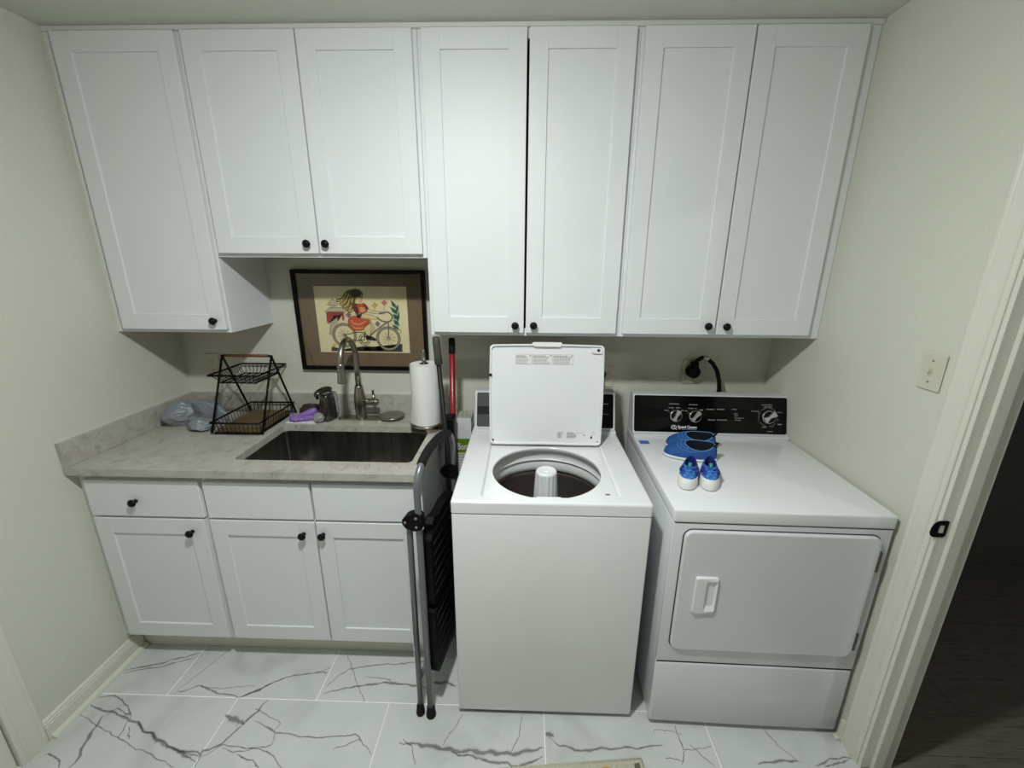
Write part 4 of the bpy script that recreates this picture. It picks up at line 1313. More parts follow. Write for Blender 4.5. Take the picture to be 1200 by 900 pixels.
# ------------------------------------------------------------------ gap between sink cabinet and washer
def handle_pole(name, label, top, bot, r, grip_len, gm, pm_, grip_r, cat='mop'):
    t = thing(name, label, cat, bot)
    a, b = Vector(top), Vector(bot)
    d = (b - a).normalized()
    MB().tube([a + d * 0.01, b], r, n=14).build('shaft', pm_, t)
    g0 = a + d * grip_len
    MB().tube([a, a + d * 0.004, a + d * 0.03, a + d * (grip_len * 0.6), g0 - d * 0.004, g0], [grip_r * 0.6, grip_r * 0.95, grip_r, grip_r * 0.98, grip_r * 1.04, r], n=16).build('grip', gm, t)
    return t


handle_pole('mop', 'dark grey mop handle with a brownish grip leaning behind the step ladder', (1.3305, -0.325, 1.3645), (1.412, -0.335, 0.002), 0.0098, 0.118, M['grip'], M['pole'], 0.0158)
handle_pole('broom', 'dark red broom handle with a black grip against the back wall', (1.3775, -0.225, 1.342), (1.353, -0.222, 0.002), 0.0128, 0.068, M['soft_black'], M['red'], 0.0145, cat='broom')
db = thing('slim_bin', 'slim black upright bin standing between the towel stand and carton', 'bin', (1.364, -0.28, 0.001))
bb_ = MB()
bb_.grid([[(x, y, z) for x, y in rrect(1.342 - e, 1.387 + e, -0.308 - e, -0.244 + e, 0.006, 3)] for z, e in ((0.001, -0.004), (0.02, 0.0), (0.99, 0.0), (1.0, 0.002), (1.004, 0.0))], closed_u=True, smooth=False)
bb_.f.append(tuple(len(bb_.v) - 16 + i for i in range(16)))
bb_.sm.append(False)
bb_.build('bin_body', M['black_plastic'], db)
MB().box(1.348, 1.381, -0.300, -0.252, 1.0045, 1.010, bev=0.002).build('bin_lid', M['soft_black'], db)

bx = thing('mop_carton', 'tall white carton with a green band behind the washer corner', 'carton', (1.416, -0.145, 0.001))
MB().box(1.3795, 1.4485, -0.200, -0.095, 0.001, 0.966, bev=0.001).build('carton', M['box_white'], bx)
MB().box(1.381, 1.4475, -0.198, -0.097, 0.9661, 0.9666).build('top_flap', M['box_side'], bx)
MB().box(1.3798, 1.4482, -0.2009, -0.2002, 0.796, 0.866).build('green_band', M['box_green'], bx)
text_mesh('Bona', 0.047, bx, M['print_white'], world(bx).inverted() @ Matrix.Translation((1.3815, -0.2013, 0.812)) @ Matrix.Rotation(PI / 2, 4, 'X') @ Matrix.Diagonal((0.62, 1, 1, 1)), bold=0.0006)
dl = MB()
random.seed(4)
for k in range(7):
    z = 0.782 - k * 0.0135
    x = 1.384
    while x < 1.44:
        L = random.uniform(0.006, 0.014)
        dl.box(x, min(x + L, 1.446), -0.2006, -0.2002, z, z + (0.007 if k < 2 else 0.004))
        x += L + 0.003
dl.build('small_print', M['print_grey'], bx, kind='stuff')
MB().box(1.3798, 1.4482, -0.2006, -0.2002, 0.60, 0.69).build('lower_band', M['box_side'], bx)

# ------------------------------------------------------------------ folded step ladder
ld = thing('step_ladder', 'folded grey step ladder with black treads beside the sink cabinet', 'ladder', (1.36, -0.65, 0))
P0 = Vector((1.353, -0.822, 0))
e_ = Vector((0.159, 0.987, 0)).normalized()
n_ = Vector((-e_.y, e_.x, 0))          # towards the cabinet


def lp(s, z, o=0.0):
    return P0 + e_ * s + n_ * o + Vector((0, 0, z))


LW = 0.352
path = [lp(0, 0.022), lp(0, 0.5), lp(0, 0.95)]
for k in range(1, 24):
    a = PI * k / 24
    path.append(lp(LW / 2 * (1 - math.copysign(abs(math.cos(a)) ** 0.85, math.cos(a))), 0.955 + 0.097 * math.sin(a) ** 0.9))
path += [lp(LW, 0.95), lp(LW, 0.5), lp(LW, 0.022)]
MB().tube(path, 0.0112, n=14).build('front_frame', M['ladder'], ld)
gp = [path[i] for i in range(8, 21)]
MB().tube(gp, 0.0152, n=14).build('hand_grip', M['soft_black'], ld)
ro = 0.038
MB().tube([lp(0.004, 0.022, ro + 0.004), lp(0.004, 0.80, ro - 0.002), lp(0.006, 0.868, ro - 0.006)], 0.0105, n=12).build('rear_leg', M['ladder'], ld)
MB().tube([lp(LW - 0.004, 0.022, ro + 0.004), lp(LW - 0.004, 0.80, ro - 0.002), lp(LW - 0.006, 0.868, ro - 0.006)], 0.0105, n=12).build('rear_leg', M['ladder'], ld)
MB().tube([lp(0.004, 0.16, ro + 0.003), lp(LW - 0.004, 0.16, ro + 0.003)], 0.008, n=10).build('cross_bar', M['ladder'], ld)
for s in (0, LW):
    for o, r in ((0.0, 0.0165), (ro + 0.004, 0.0145)):
        MB().tube([lp(s, 0.0005, o), lp(s, 0.010, o), lp(s, 0.030, o), lp(s, 0.046, o)], [r * 1.05, r * 1.15, r * 0.95, r * 0.85], n=14).build('rubber_foot', M['soft_black'], ld)
for s in (0.0, LW):
    sg = -1 if s == 0 else 1
    pts = [(-0.014, 0.826), (0.010, 0.818), (0.040, 0.826), (0.050, 0.840), (0.050, 0.856), (0.040, 0.868), (0.014, 0.880), (-0.004, 0.880), (-0.014, 0.870)]
    J = MB().prism(pts, lambda p: lp(s + sg * 0.0165, p[1], p[0]), lambda p: lp(s - sg * 0.0165, p[1], p[0])).build('hinge_bracket', M['black_plastic'], ld)
    for (o, z) in ((0.040, 0.847), (0.002, 0.866), (0.002, 0.834)):
        rot = Matrix(((e_.x, n_.x, 0), (e_.y, n_.y, 0), (0, 0, 1))).to_4x4()
        MB().lathe([(0.0, 0.003 * sg), (0.0038, 0.003 * sg), (0.005, 0.001 * sg), (0.005, 0)], lp(s + sg * 0.0166, z, o), axis='X', n=12, mtx=rot).build('rivet', M['bolt'], J)


def tread(z0, z1, name):
    t = MB()
    # body seen edge on: a ribbed black plate folded flat between the rails
    pts = []
    for s, z in rrect(0.016, LW - 0.016, z0, z1, 0.03, 5):
        pts.append((s, z))
    t.prism(pts, lambda p: lp(p[0], p[1], 0.012), lambda p: lp(p[0], p[1], -0.030))
    T = t.build(name, M['black_plastic'], ld)
    for k in range(6):
        zz = z0 + 0.04 + (z1 - z0 - 0.08) * k / 5
        MB().tube([lp(0.035, zz, -0.0305), lp(LW - 0.035, zz, -0.0305)], 0.0024, n=6).build('grip_rib', M['black_plastic'], T)
    return T


tread(0.185, 0.475, 'tread')
tread(0.490, 0.775, 'tread')
ar = MB()
ar.prism([(0.06, 0.775), (0.29, 0.775), (0.27, 0.80), (0.20, 0.812), (0.12, 0.800), (0.075, 0.815), (0.055, 0.80)], lambda p: lp(p[0], p[1], 0.010), lambda p: lp(p[0], p[1], -0.022))
ar.build('locking_arm', M['black_plastic'], ld)
lb = MB()
random.seed(3)
for k in range(9):
    z = 0.235 + k * 0.034
    w_ = random.uniform(0.55, 1.0)
    rows = [[lp(0.004, z + 0.028 * i, ro + 0.004 - 0.0006 * 0) + (e_ * -1 * math.cos(a) + n_ * math.sin(a)) * 0.0112 for a in (0.3, 0.3 + 0.55 * w_, 0.3 + 1.1 * w_)] for i in range(2)]
    lb.grid(rows)
lb.build('worn_label', M['white_paper'], ld, kind='stuff', fix=False)

# ------------------------------------------------------------------ washer
WX0, WX1, WY0, WY1, WZ = 1.455, 2.1055, -0.8115, -0.10, 0.916
ws = thing('washing_machine', 'white top loading washer with its lid raised', 'washing machine', ((WX0 + WX1) / 2, (WY0 + WY1) / 2, 0))
c = MB()
c.box(WX0 + 0.003, WX0 + 0.012, WY0 + 0.012, WY1, 0.024, 0.871)
c.box(WX1 - 0.012, WX1 - 0.003, WY0 + 0.012, WY1, 0.024, 0.871)
c.box(WX0 + 0.012, WX1 - 0.012, WY1 - 0.009, WY1, 0.024, 0.871)
c.build('cabinet', M['grey_enamel'], ws)
MB().box(WX0 + 0.002, WX1 - 0.002, WY0 + 0.001, WY0 + 0.016, 0.020, 0.8705, bev=0.006, seg=3).build('front_panel', M['enamel_front'], ws)
MB().box(WX0 + 0.004, WX1 - 0.004, WY0 + 0.004, WY0 + 0.016, 0.8706, 0.8735).build('seam', M['seam'], ws)
for x in (WX0 + 0.05, WX1 - 0.05):
    for y in (WY0 + 0.07, WY1 - 0.06):
        MB().lathe([(0.0, 0.0005), (0.02, 0.0005), (0.022, 0.006), (0.012, 0.012), (0.008, 0.03), (0.0, 0.03)], (x, y, 0), n=16).build('foot', M['black_plastic'], ws)
HC, HR = (1.776, -0.571), 0.204
RX0, RX1, RY0, RY1, RZ = 1.547, 2.013, -0.778, -0.345, 0.908
tp = MB()
rows = []
for z, i, r in ((0.8732, 0.0, 0.010), (0.908, 0.0, 0.010), (0.9125, 0.0012, 0.010), (0.9152, 0.0042, 0.010), (WZ, 0.009, 0.010)):
    rows.append([(x, y, z) for x, y in rrect(WX0 + i, WX1 - i, WY0 + i, WY1 - i, r, 4)])
rows.append([(x, y, WZ) for x, y in rrect(RX0, RX1, RY0, RY1, 0.014, 4)])
rows.append([(x, y, WZ - 0.002) for x, y in rrect(RX0 + 0.003, RX1 - 0.003, RY0 + 0.003, RY1 - 0.003, 0.012, 4)])
rows.append([(x, y, RZ) for x, y in rrect(RX0 + 0.008, RX1 - 0.008, RY0 + 0.012, RY1 - 0.008, 0.004, 4)])
tp.grid(rows, closed_u=True, smooth=False)
inn, out = plate_with_hole((RX0 + 0.0085, RX1 - 0.0085, RY0 + 0.0125, RY1 - 0.0085), HC, HR, RZ)


def circ(r, z):
    return [(HC[0] + (p[0] - HC[0]) / HR * r, HC[1] + (p[1] - HC[1]) / HR * r, z) for p in inn]


tp.grid([out, inn], closed_u=True, smooth=False)
tp.grid([inn, circ(HR - 0.003, RZ - 0.0012), circ(HR - 0.0042, RZ - 0.005), circ(HR - 0.003, RZ - 0.012), circ(HR + 0.004, RZ - 0.022)], closed_u=True)
tp.build('top_deck', M['enamel'], ws)
sg_ = MB().lathe([(HR + 0.002, 0.888), (HR + 0.014, 0.876), (HR + 0.020, 0.860), (HR + 0.017, 0.848), (HR + 0.010, 0.843)], (HC[0], HC[1], 0), n=72).build('splash_guard', M['tubring'], ws)
MB().lathe([(HR + 0.030, 0.845), (HR + 0.026, 0.838), (HR + 0.019, 0.832), (HR + 0.012, 0.812), (HR + 0.012, 0.795), (HR + 0.024, 0.790), (HR + 0.030, 0.786)], (HC[0], HC[1], 0), n=72).build('balance_ring', M['tubring'], ws)
MB().lathe([(HR + 0.0302, 0.84), (HR + 0.0302, 0.787), (HR + 0.026, 0.785), (HR + 0.020, 0.775), (HR + 0.022, 0.765), (HR + 0.022, 0.42), (0.16, 0.40), (0.0, 0.39)], (HC[0], HC[1], 0), n=72).build('wash_basket', M['tub_steel'], ws)
ag = MB()
rows = []
for z, r, fl in ((0.911, 0.010, 0), (0.903, 0.015, 0), (0.901, 0.019, 0), (0.9065, 0.026, 0), (0.9075, 0.0325, 0), (0.905, 0.0375, 0), (0.899, 0.040, 0.0006), (0.894, 0.0405, 0.0022), (0.86, 0.0425, 0.0026), (0.82, 0.0445, 0.0026), (0.78, 0.047, 0.0026), (0.76, 0.05, 0.002), (0.60, 0.06, 0.002), (0.45, 0.10, 0.0), (0.42, 0.15, 0.0)):
    row = []
    for k in range(120):
        a = 2 * PI * k / 120
        rr = r - fl * (0.5 + 0.5 * math.copysign(abs(math.cos(a * 15)) ** 0.4, math.cos(a * 15)))
        row.append((HC[0] + rr * math.cos(a), HC[1] + rr * math.sin(a), z))
    rows.append(row)
rows[0] = [(HC[0] + 0.013 * math.cos(2 * PI * k / 120), HC[1] + 0.013 * math.sin(2 * PI * k / 120), 0.889) for k in range(120)]
ag.grid(rows, closed_u=True)
ag.f.append(tuple(range(120)))
ag.sm.append(False)
ag.build('agitator', M['plastic'], ws)
# bleach cup lip, lid switch, front notch of the opening
bc = MB()
pts = [(1.568, -0.735), (1.568, -0.690), (1.585, -0.680), (1.600, -0.695), (1.650, -0.742), (1.655, -0.752), (1.60, -0.755)]
bc.prism(pts, lambda p: (p[0], p[1], RZ - 0.001), lambda p: (1.60 + (p[0] - 1.60) * 0.93, -0.72 + (p[1] + 0.72) * 0.9, RZ + 0.0035))
bc.build('bleach_cup_cover', M['enamel'], ws)
MB().box(1.965, 1.980, -0.742, -0.736, RZ - 0.001, RZ + 0.0008).build('lid_switch_slot', M['seam'], ws)
MB().box(1.735, 1.815, -0.778, -0.762, RZ - 0.001, RZ + 0.002, bev=0.0015).build('finger_notch', M['enamel'], ws)
# raised lid
uv_ = Vector((0, 0.052, 0.415)).normalized()
LM = Matrix(((1, 0, 0, 1.780), (0, uv_.y, -uv_.z, -0.364), (0, uv_.z, uv_.y, 0.9185), (0, 0, 0, 1)))
LH, LWd = 0.417, 0.2315


def lm(p, d):
    t = p[1] / LH
    # the lid's long edges bow out a little
    return LM @ Vector((p[0] * (1 + 0.012 * math.sin(PI * min(max(t, 0), 1))), p[1] + 0.004 * (1 - (p[0] / LWd) ** 2) * t, d))


outl = rrect(-LWd, LWd, 0.0, LH, 0.016, 5)


def dense(pts, n=5):
    q = []
    for a, b in zip(pts, pts[1:] + pts[:1]):
        m_ = max(1, int(math.hypot(b[0] - a[0], b[1] - a[1]) / 0.03))
        q += [(a[0] + (b[0] - a[0]) * i / m_, a[1] + (b[1] - a[1]) * i / m_) for i in range(m_)]
    return q


outl = dense(outl)


def inset(pts, d):
    cx, cy = 0.0, LH / 2
    return [(x * (LWd - d) / LWd, cy + (y - cy) * (LH / 2 - d) / (LH / 2)) for x, y in pts]


L = MB()
rows = []
for d, ins in ((-0.014, 0.010), (-0.012, 0.003), (-0.006, 0.0), (0.007, 0.0), (0.0095, 0.0015), (0.0100, 0.004), (0.0092, 0.0065), (0.0, 0.0085)):
    rows.append([lm(p, d) for p in inset(outl, ins)])
L.grid(rows, closed_u=True, smooth=False)
nO = len(outl)
L.f.append(tuple(range(nO)))
L.sm.append(False)
L.f.append(tuple(len(L.v) - nO + i for i in range(nO)))
L.sm.append(False)
lid = L.build('lid', M['enamel'], ws)
hb = MB()
pts = [(-0.062, LH + 0.001), (-0.056, LH + 0.008), (0.056, LH + 0.008), (0.062, LH + 0.001), (0.052, LH - 0.010), (-0.052, LH - 0.010)]
hb.prism(pts, lambda p: lm(p, -0.006), lambda p: lm(p, 0.0125))
hb.build('lid_handle', M['enamel'], lid)
cb = MB()
cb.prism([(0.178, LH - 0.010), (0.178, LH - 0.028), (0.188, LH - 0.033), (0.223, LH - 0.033), (0.223, LH - 0.010)], lambda p: lm(p, -0.001), lambda p: lm(p, 0.0085))
cb.build('corner_bracket', M['enamel'], lid)


def disc(parent, name, x, y, r, d, m, h=0.002):
    return MB().prism(circle((x, y), r, 14)[:-1], lambda p: lm(p, d - 0.0005), lambda p: lm(p, d + h)).build(name, m, parent)


disc(lid, 'bracket_hole', 0.207, LH - 0.020, 0.0065, 0.0086, M['seam'], 0.0004)
disc(lid, 'rubber_bumper', -0.2265, 0.293, 0.0062, 0.0095, M['black_plastic'])
disc(lid, 'rubber_bumper', -0.219, 0.016, 0.0042, 0.0005, M['black_plastic'])
disc(lid, 'rubber_bumper', 0.221, 0.012, 0.0048, 0.0005, M['black_plastic'])


def scribble(mb, x0, x1, y, h, fn, d, rnd, wmin=0.004, wmax=0.012, gap=0.0016):
    """a line of small illegible print"""
    x = x0
    while x < x1 - 0.001:
        w_ = min(rnd.uniform(wmin, wmax), x1 - x)
        mb.add([fn((x, y), d), fn((x + w_, y), d), fn((x + w_, y + h), d), fn((x, y + h), d)], [(0, 1, 2, 3)])
        x += w_ + gap


rnd = random.Random(5)
for k, (a, b_) in enumerate(((-0.128, -0.061), (-0.0595, 0.022), (0.0235, 0.108))):
    s_ = MB().prism([(a, 0.334), (b_, 0.334), (b_, 0.3755), (a, 0.3755)], lambda p: lm(p, 0.0002), lambda p: lm(p, 0.0006)).build('warning_label', M['white_paper'], lid)
    t_ = MB()
    for q in range(8):
        scribble(t_, a + 0.004, b_ - (0.026 if q == 0 else rnd.uniform(0.004, 0.02)), 0.3675 - q * 0.0046, 0.0034 if q < 2 else 0.0022, lm, 0.0008, rnd)
    fr = [(a + 0.0008, 0.3348), (b_ - 0.0008, 0.3348), (b_ - 0.0008, 0.3747), (a + 0.0008, 0.3747)]
    t_.add([lm(p, 0.0008) for p in circle((b_ - 0.007, 0.3695), 0.0034, 10)[:-1]], [tuple(range(10))])
    for p, q in zip(fr, fr[1:] + fr[:1]):
        dx_, dy_ = (0, 0.0009) if abs(p[1] - q[1]) < 1e-6 else (0.0009, 0)
        t_.add([lm(p, 0.0007), lm(q, 0.0007), lm((q[0] + dx_, q[1] + dy_), 0.0007), lm((p[0] + dx_, p[1] + dy_), 0.0007)], [(0, 1, 2, 3)])
    t_.build('label_print', M['print_grey'], s_, kind='stuff', fix=False)
t_ = MB()
for q in range(5):
    scribble(t_, 0.052, 0.052 + (0.024 if q == 0 else 0.016), 0.050 - q * 0.0052, 0.0032, lm, 0.0004, rnd)
    scribble(t_, 0.090, 0.090 + (0.028 if q == 0 else 0.040 if q in (2, 3) else 0.034), 0.050 - q * 0.0052, 0.0034, lm, 0.0004, rnd)
scribble(t_, 0.128, 0.158, 0.050, 0.0018, lm, 0.0004, rnd)
scribble(t_, 0.158, 0.166, 0.040, 0.005, lm, 0.0004, rnd)
scribble(t_, 0.196, 0.204, 0.054, 0.002, lm, 0.0004, rnd)
scribble(t_, 0.196, 0.206, 0.044, 0.002, lm, 0.0004, rnd)
t_.build('printed_instructions', M['print_grey'], lid, kind='stuff', fix=False)
fl = [(0.188, 0.028), (0.192, 0.026), (0.196, 0.029), (0.196, 0.034), (0.192, 0.042), (0.188, 0.034)]
MB().prism(fl, lambda p: lm(p, 0.0001), lambda p: lm(p, 0.0004)).build('printed_symbol', M['print_black'], lid)
# console
pf = [(-0.246, WZ + 0.0003), (-0.247, 0.924), (-0.241, 0.929), (-0.220, 0.932), (-0.168, 1.083), (-0.163, 1.0875), (-0.150, 1.089), (-0.1005, 1.089), (-0.1005, WZ + 0.0003)]
cn = MB().prism(pf, lambda p: (WX0 + 0.013, p[0], p[1]), lambda p: (WX1 - 0.005, p[0], p[1])).build('console', M['grey_enamel'], ws)


def console_panel(parent, x0, x1, a, b, out, local, name_, mtl, lo=0.0, hi=1.0, lift=0.0, bevel=0.006):
    """panel lying on the sloped face from a=(y,z) at the bottom to b at the top"""
    u = Vector((0, b[0] - a[0], b[1] - a[1]))
    L_ = u.length
    u.normalize()
    n = Vector((0, -u.z, u.y))
    o = Vector((0, a[0], a[1]))
    pts = rrect(x0, x1, L_ * lo, L_ * hi, bevel, 3)
    q = MB().prism(pts, lambda p: o + Vector((p[0], 0, 0)) + u * p[1] + n * lift, lambda p: o + Vector((p[0], 0, 0)) + u * p[1] + n * (lift + out))
    return q.build(name_, mtl, parent, local=local)


wp = console_panel(cn, WX0 + 0.022, WX1 - 0.012, (-0.2185, 0.9365), (-0.1685, 1.0815), 0.0014, False, 'control_panel', M['gloss_black'])
console_panel(wp, WX0 + 0.023, WX1 - 0.013, (-0.2185, 0.9365), (-0.1685, 1.0815), 0.0003, False, 'dark_band', M['band_black'], 0.36, 0.58, lift=0.0015, bevel=0.0005)
console_panel(wp, WX0 + 0.023, WX0 + 0.17, (-0.2185, 0.9365), (-0.1685, 1.0815), 0.0004, False, 'lid_reflection', M['lid_reflection'], 0.01, 0.985, lift=0.0019, bevel=0.002)  # grey plate painting the raised lid's reflection onto the black panel
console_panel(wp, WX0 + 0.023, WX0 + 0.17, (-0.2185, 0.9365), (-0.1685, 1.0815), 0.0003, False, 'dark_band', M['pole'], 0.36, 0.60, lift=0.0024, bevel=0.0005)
t_ = MB()
uW = Vector((0, 0.050, 0.145)).normalized()
nW = Vector((0, -uW.z, uW.y))


def wpm(p, d):
    return Vector((p[0], -0.2185, 0.9365)) + uW * p[1] + nW * (0.0018 + d)


for yq in (0.062, 0.108):
    scribble(t_, 2.045, 2.072, yq, 0.003, wpm, 0, rnd)
t_.build('printed_captions', M['print_grey'], wp, kind='stuff', fix=False)

# ------------------------------------------------------------------ dryer (its own frame: x right, y back, z up)
DW, DD, DZ = 0.672, 0.70, 0.9144
dr = thing('dryer', 'white front loading dryer with a black control panel', 'dryer', (2.166, -0.8245, 0), rotz=-0.0205)


def dpart(mb, name, m, parent=None, **k):
    return mb.build(name, m, parent or dr, local=True, **k)


dpart(MB().box(0.001, DW - 0.0005, 0.004, DD, 0.030, 0.866, bev=0.005, seg=2), 'cabinet', M['grey_enamel'])
dpart(MB().box(-0.001, DW + 0.0005, -0.006, DD, 0.8675, DZ, bev=0.007, seg=3), 'top_panel', M['enamel'])
dpart(MB().box(0.004, DW - 0.004, -0.001, 0.02, 0.8645, 0.8678), 'seam', M['seam'])
dpart(MB().box(0.001, DW - 0.0005, -0.002, 0.012, 0.306, 0.8645, bev=0.0035, seg=3), 'front_panel', M['grey_enamel'])
dpart(MB().box(0.004, DW - 0.004, 0.000, 0.02, 0.299, 0.309), 'seam', M['seam'])
lw = MB()
rows = []
for z, yo in ((0.020, 0.006), (0.022, 0.0), (0.027, -0.003), (0.16, -0.0045), (0.292, -0.003), (0.299, 0.0), (0.302, 0.006)):
    rows.append([(0.001 if z > .03 else 0.002, 0.016, z), (0.001, yo + 0.008, z), (0.0035, yo + 0.002, z), (0.009, yo, z), (DW / 2, yo - 0.002, z), (DW - 0.009, yo, z), (DW - 0.0035, yo + 0.002, z), (DW - 0.001, yo + 0.008, z), (DW - 0.002, 0.016, z)])
lw.grid(rows)
dpart(lw, 'lower_panel', M['grey_enamel'])
for x in (0.06, DW - 0.06):
    for y in (0.08, DD - 0.08):
        dpart(MB().lathe([(0.0, 0.0005), (0.02, 0.0005), (0.022, 0.006), (0.01, 0.014), (0.008, 0.032), (0.0, 0.032)], (x, y, 0), n=16), 'foot', M['black_plastic'])
DX0, DX1, DZ0, DZ1 = 0.038, 0.639, 0.372, 0.843
dpart(MB().prism(rrect(DX0 - 0.0035, DX1 + 0.0035, DZ0 - 0.0035, DZ1 + 0.0035, 0.030, 6), lambda p: (p[0], -0.0034, p[1]), lambda p: (p[0], -0.001, p[1])), 'door_gap', M['seam'])
dd = MB()
ro_ = rrect(DX0, DX1, DZ0, DZ1, 0.027, 6)
ri_ = rrect(DX0 + 0.005, DX1 - 0.005, DZ0 + 0.005, DZ1 - 0.005, 0.023, 6)
rm_ = rrect(DX0 + 0.0015, DX1 - 0.0015, DZ0 + 0.0015, DZ1 - 0.0015, 0.026, 6)
dd.grid([[(p[0], -0.003, p[1]) for p in ro_], [(p[0], -0.011, p[1]) for p in ro_], [(p[0], -0.0145, p[1]) for p in rm_], [(p[0], -0.016, p[1]) for p in ri_]], closed_u=True, smooth=False)
dd.f.append(tuple(len(dd.v) - len(ri_) + i for i in range(len(ri_))))
dd.sm.append(False)
door = dpart(dd, 'door', M['grey_enamel'])
hd = MB()
HX0, HX1, HZ0, HZ1 = 0.088, 0.163, 0.536, 0.678
ro_ = rrect(HX0, HX1, HZ0, HZ1, 0.008, 4)
ri_ = rrect(HX0 + 0.034, HX1 - 0.005, HZ0 + 0.012, HZ1 - 0.012, 0.007, 4)
rb_ = rrect(HX0 + 0.037, HX1 - 0.010, HZ0 + 0.028, HZ1 - 0.028, 0.005, 4)
hd.grid([[(p[0], -0.0155, p[1]) for p in ro_], [(p[0], -0.0195, p[1]) for p in ro_],
         [(HX0 + (p[0] - HX0) * 0.96 + 0.0015, -0.0265 + 0.004 * (p[0] - HX0) / 0.075, HZ0 + (p[1] - HZ0) * 0.97 + 0.002) for p in ro_],
         [(p[0], -0.0255, p[1]) for p in ri_], [(p[0], -0.0168, p[1]) for p in rb_]], closed_u=True, smooth=False)
hd.f.append(tuple(len(hd.v) - len(rb_) + i for i in range(len(rb_))))
hd.sm.append(False)
dpart(hd, 'door_handle', M['plastic'], door)
for z0, z1 in ((0.717, 0.790), (0.402, 0.470)):
    h_ = MB().box(0.6365, 0.648, -0.0150, -0.004, z0, z1, bev=0.0015)
    h_.box(0.643, 0.651, -0.008, -0.002, z0 + 0.006, z1 - 0.006)
    dpart(h_, 'hinge', M['dark_nickel'])
# console
A0, B0 = (0.597, 0.929), (0.6435, 1.0845)
pf = [(0.572, DZ + 0.0003), (0.571, 0.921), (0.577, 0.924), (0.596, 0.9255), (0.6445, 1.0865), (0.648, 1.0885), (0.66, 1.0885), (0.6995, 1.0885), (0.6995, DZ + 0.0003)]
dc = dpart(MB().prism(pf, lambda p: (0.001, p[0], p[1]), lambda p: (DW + 0.0015, p[0], p[1])), 'console', M['grey_enamel'])
dpn = console_panel(dc, 0.006, DW - 0.001, A0, B0, 0.0014, True, 'control_panel', M['gloss_black'], bevel=0.008)
console_panel(dpn, 0.007, DW - 0.002, A0, B0, 0.0003, True, 'dark_band', M['band_black'], 0.38, 0.66, lift=0.0015, bevel=0.0005)
uD = Vector((0, B0[0] - A0[0], B0[1] - A0[1])).normalized()
nD_ = Vector((0, -uD.z, uD.y))


def dpm(p, d=0.0):
    return Vector((p[0], A0[0], A0[1])) + uD * p[1] + nD_ * (0.0019 + d)


PMx = Matrix(((1, uD.x, nD_.x, 0), (0, uD.y, nD_.y, A0[0]), (0, uD.z, nD_.z, A0[1]), (0, 0, 0, 1)))


def dial(x, y, r, ang, big=False):
    k = MB()
    prof = [(r, 0.0), (r, 0.006), (r * 0.93, 0.011), (r * 0.86, 0.0118)]
    k.lathe(prof, PMx @ Vector((x, y, 0.0016)), n=32, mtx=PMx.to_3x3().to_4x4())
    K = dpart(k, 'dial', M['chrome'], dpn)
    f_ = MB().prism(circle((x, y), r * 0.86, 28)[:-1], lambda p: dpm(p, 0.0105), lambda p: dpm(p, 0.0117))
    dpart(f_, 'dial_face', M['gloss_black'], K)
    ca, sa = math.cos(ang), math.sin(ang)
    sh_ = [(-0.98, -0.42), (-0.9, -0.44), (-0.1, -0.16), (0.85, -0.42), (1.0, -0.40), (1.0, 0.40), (0.85, 0.42), (-0.1, 0.16), (-0.9, 0.44), (-0.98, 0.42)] if big else \
          [(-0.9, -0.35), (-0.2, -0.17), (0.85, -0.34), (0.97, -0.30), (0.97, 0.30), (0.85, 0.34), (-0.2, 0.17), (-0.9, 0.35)]
    P_ = [(x + r * (a * ca - b * sa), y + r * (a * sa + b * ca)) for a, b in sh_]
    dpart(MB().prism(P_, lambda p: dpm(p, 0.0117), lambda p: (dpm((x + (p[0] - x) * 0.94, y + (p[1] - y) * 0.94), 0.022))), 'pointer', M['silver'], K)


ky1, ky2, ky3 = 0.073, 0.072, 0.076
dial(0.188, ky1, 0.0275, math.radians(62))
dial(0.272, ky2, 0.0275, math.radians(48))
dial(0.591, ky3, 0.030, math.radians(35), True)
# captions too small to read in the photograph, drawn as broken strokes
rnd = random.Random(9)
cap = MB()
for (x0, x1, y, h) in ((0.160, 0.203, 0.124, 0.0035), (0.246, 0.283, 0.122, 0.0035), (0.139, 0.157, 0.095, 0.003), (0.157, 0.181, 0.107, 0.003), (0.190, 0.209, 0.107, 0.003), (0.213, 0.224, 0.096, 0.004), (0.225, 0.241, 0.094, 0.003),
                       (0.242, 0.265, 0.106, 0.003), (0.272, 0.278, 0.106, 0.003), (0.293, 0.309, 0.099, 0.0045), (0.322, 0.357, 0.103, 0.0036), (0.368, 0.402, 0.104, 0.0036), (0.434, 0.454, 0.105, 0.0034),
                       (0.443, 0.460, 0.086, 0.003), (0.445, 0.462, 0.077, 0.003), (0.446, 0.486, 0.067, 0.003), (0.447, 0.474, 0.058, 0.003), (0.330, 0.362, 0.056, 0.0034), (0.370, 0.414, 0.057, 0.0034),
                       (0.562, 0.609, 0.128, 0.003), (0.574, 0.604, 0.119, 0.003), (0.518, 0.553, 0.099, 0.003), (0.632, 0.650, 0.096, 0.003), (0.632, 0.650, 0.042, 0.005), (0.565, 0.584, 0.029, 0.004), (0.587, 0.614, 0.011, 0.0026),
                       (0.1995, 0.281, 0.0125, 0.0022)):
    scribble(cap, x0, x1, y, h, dpm, 0.0002, rnd, wmin=0.002, wmax=0.006, gap=0.0009)
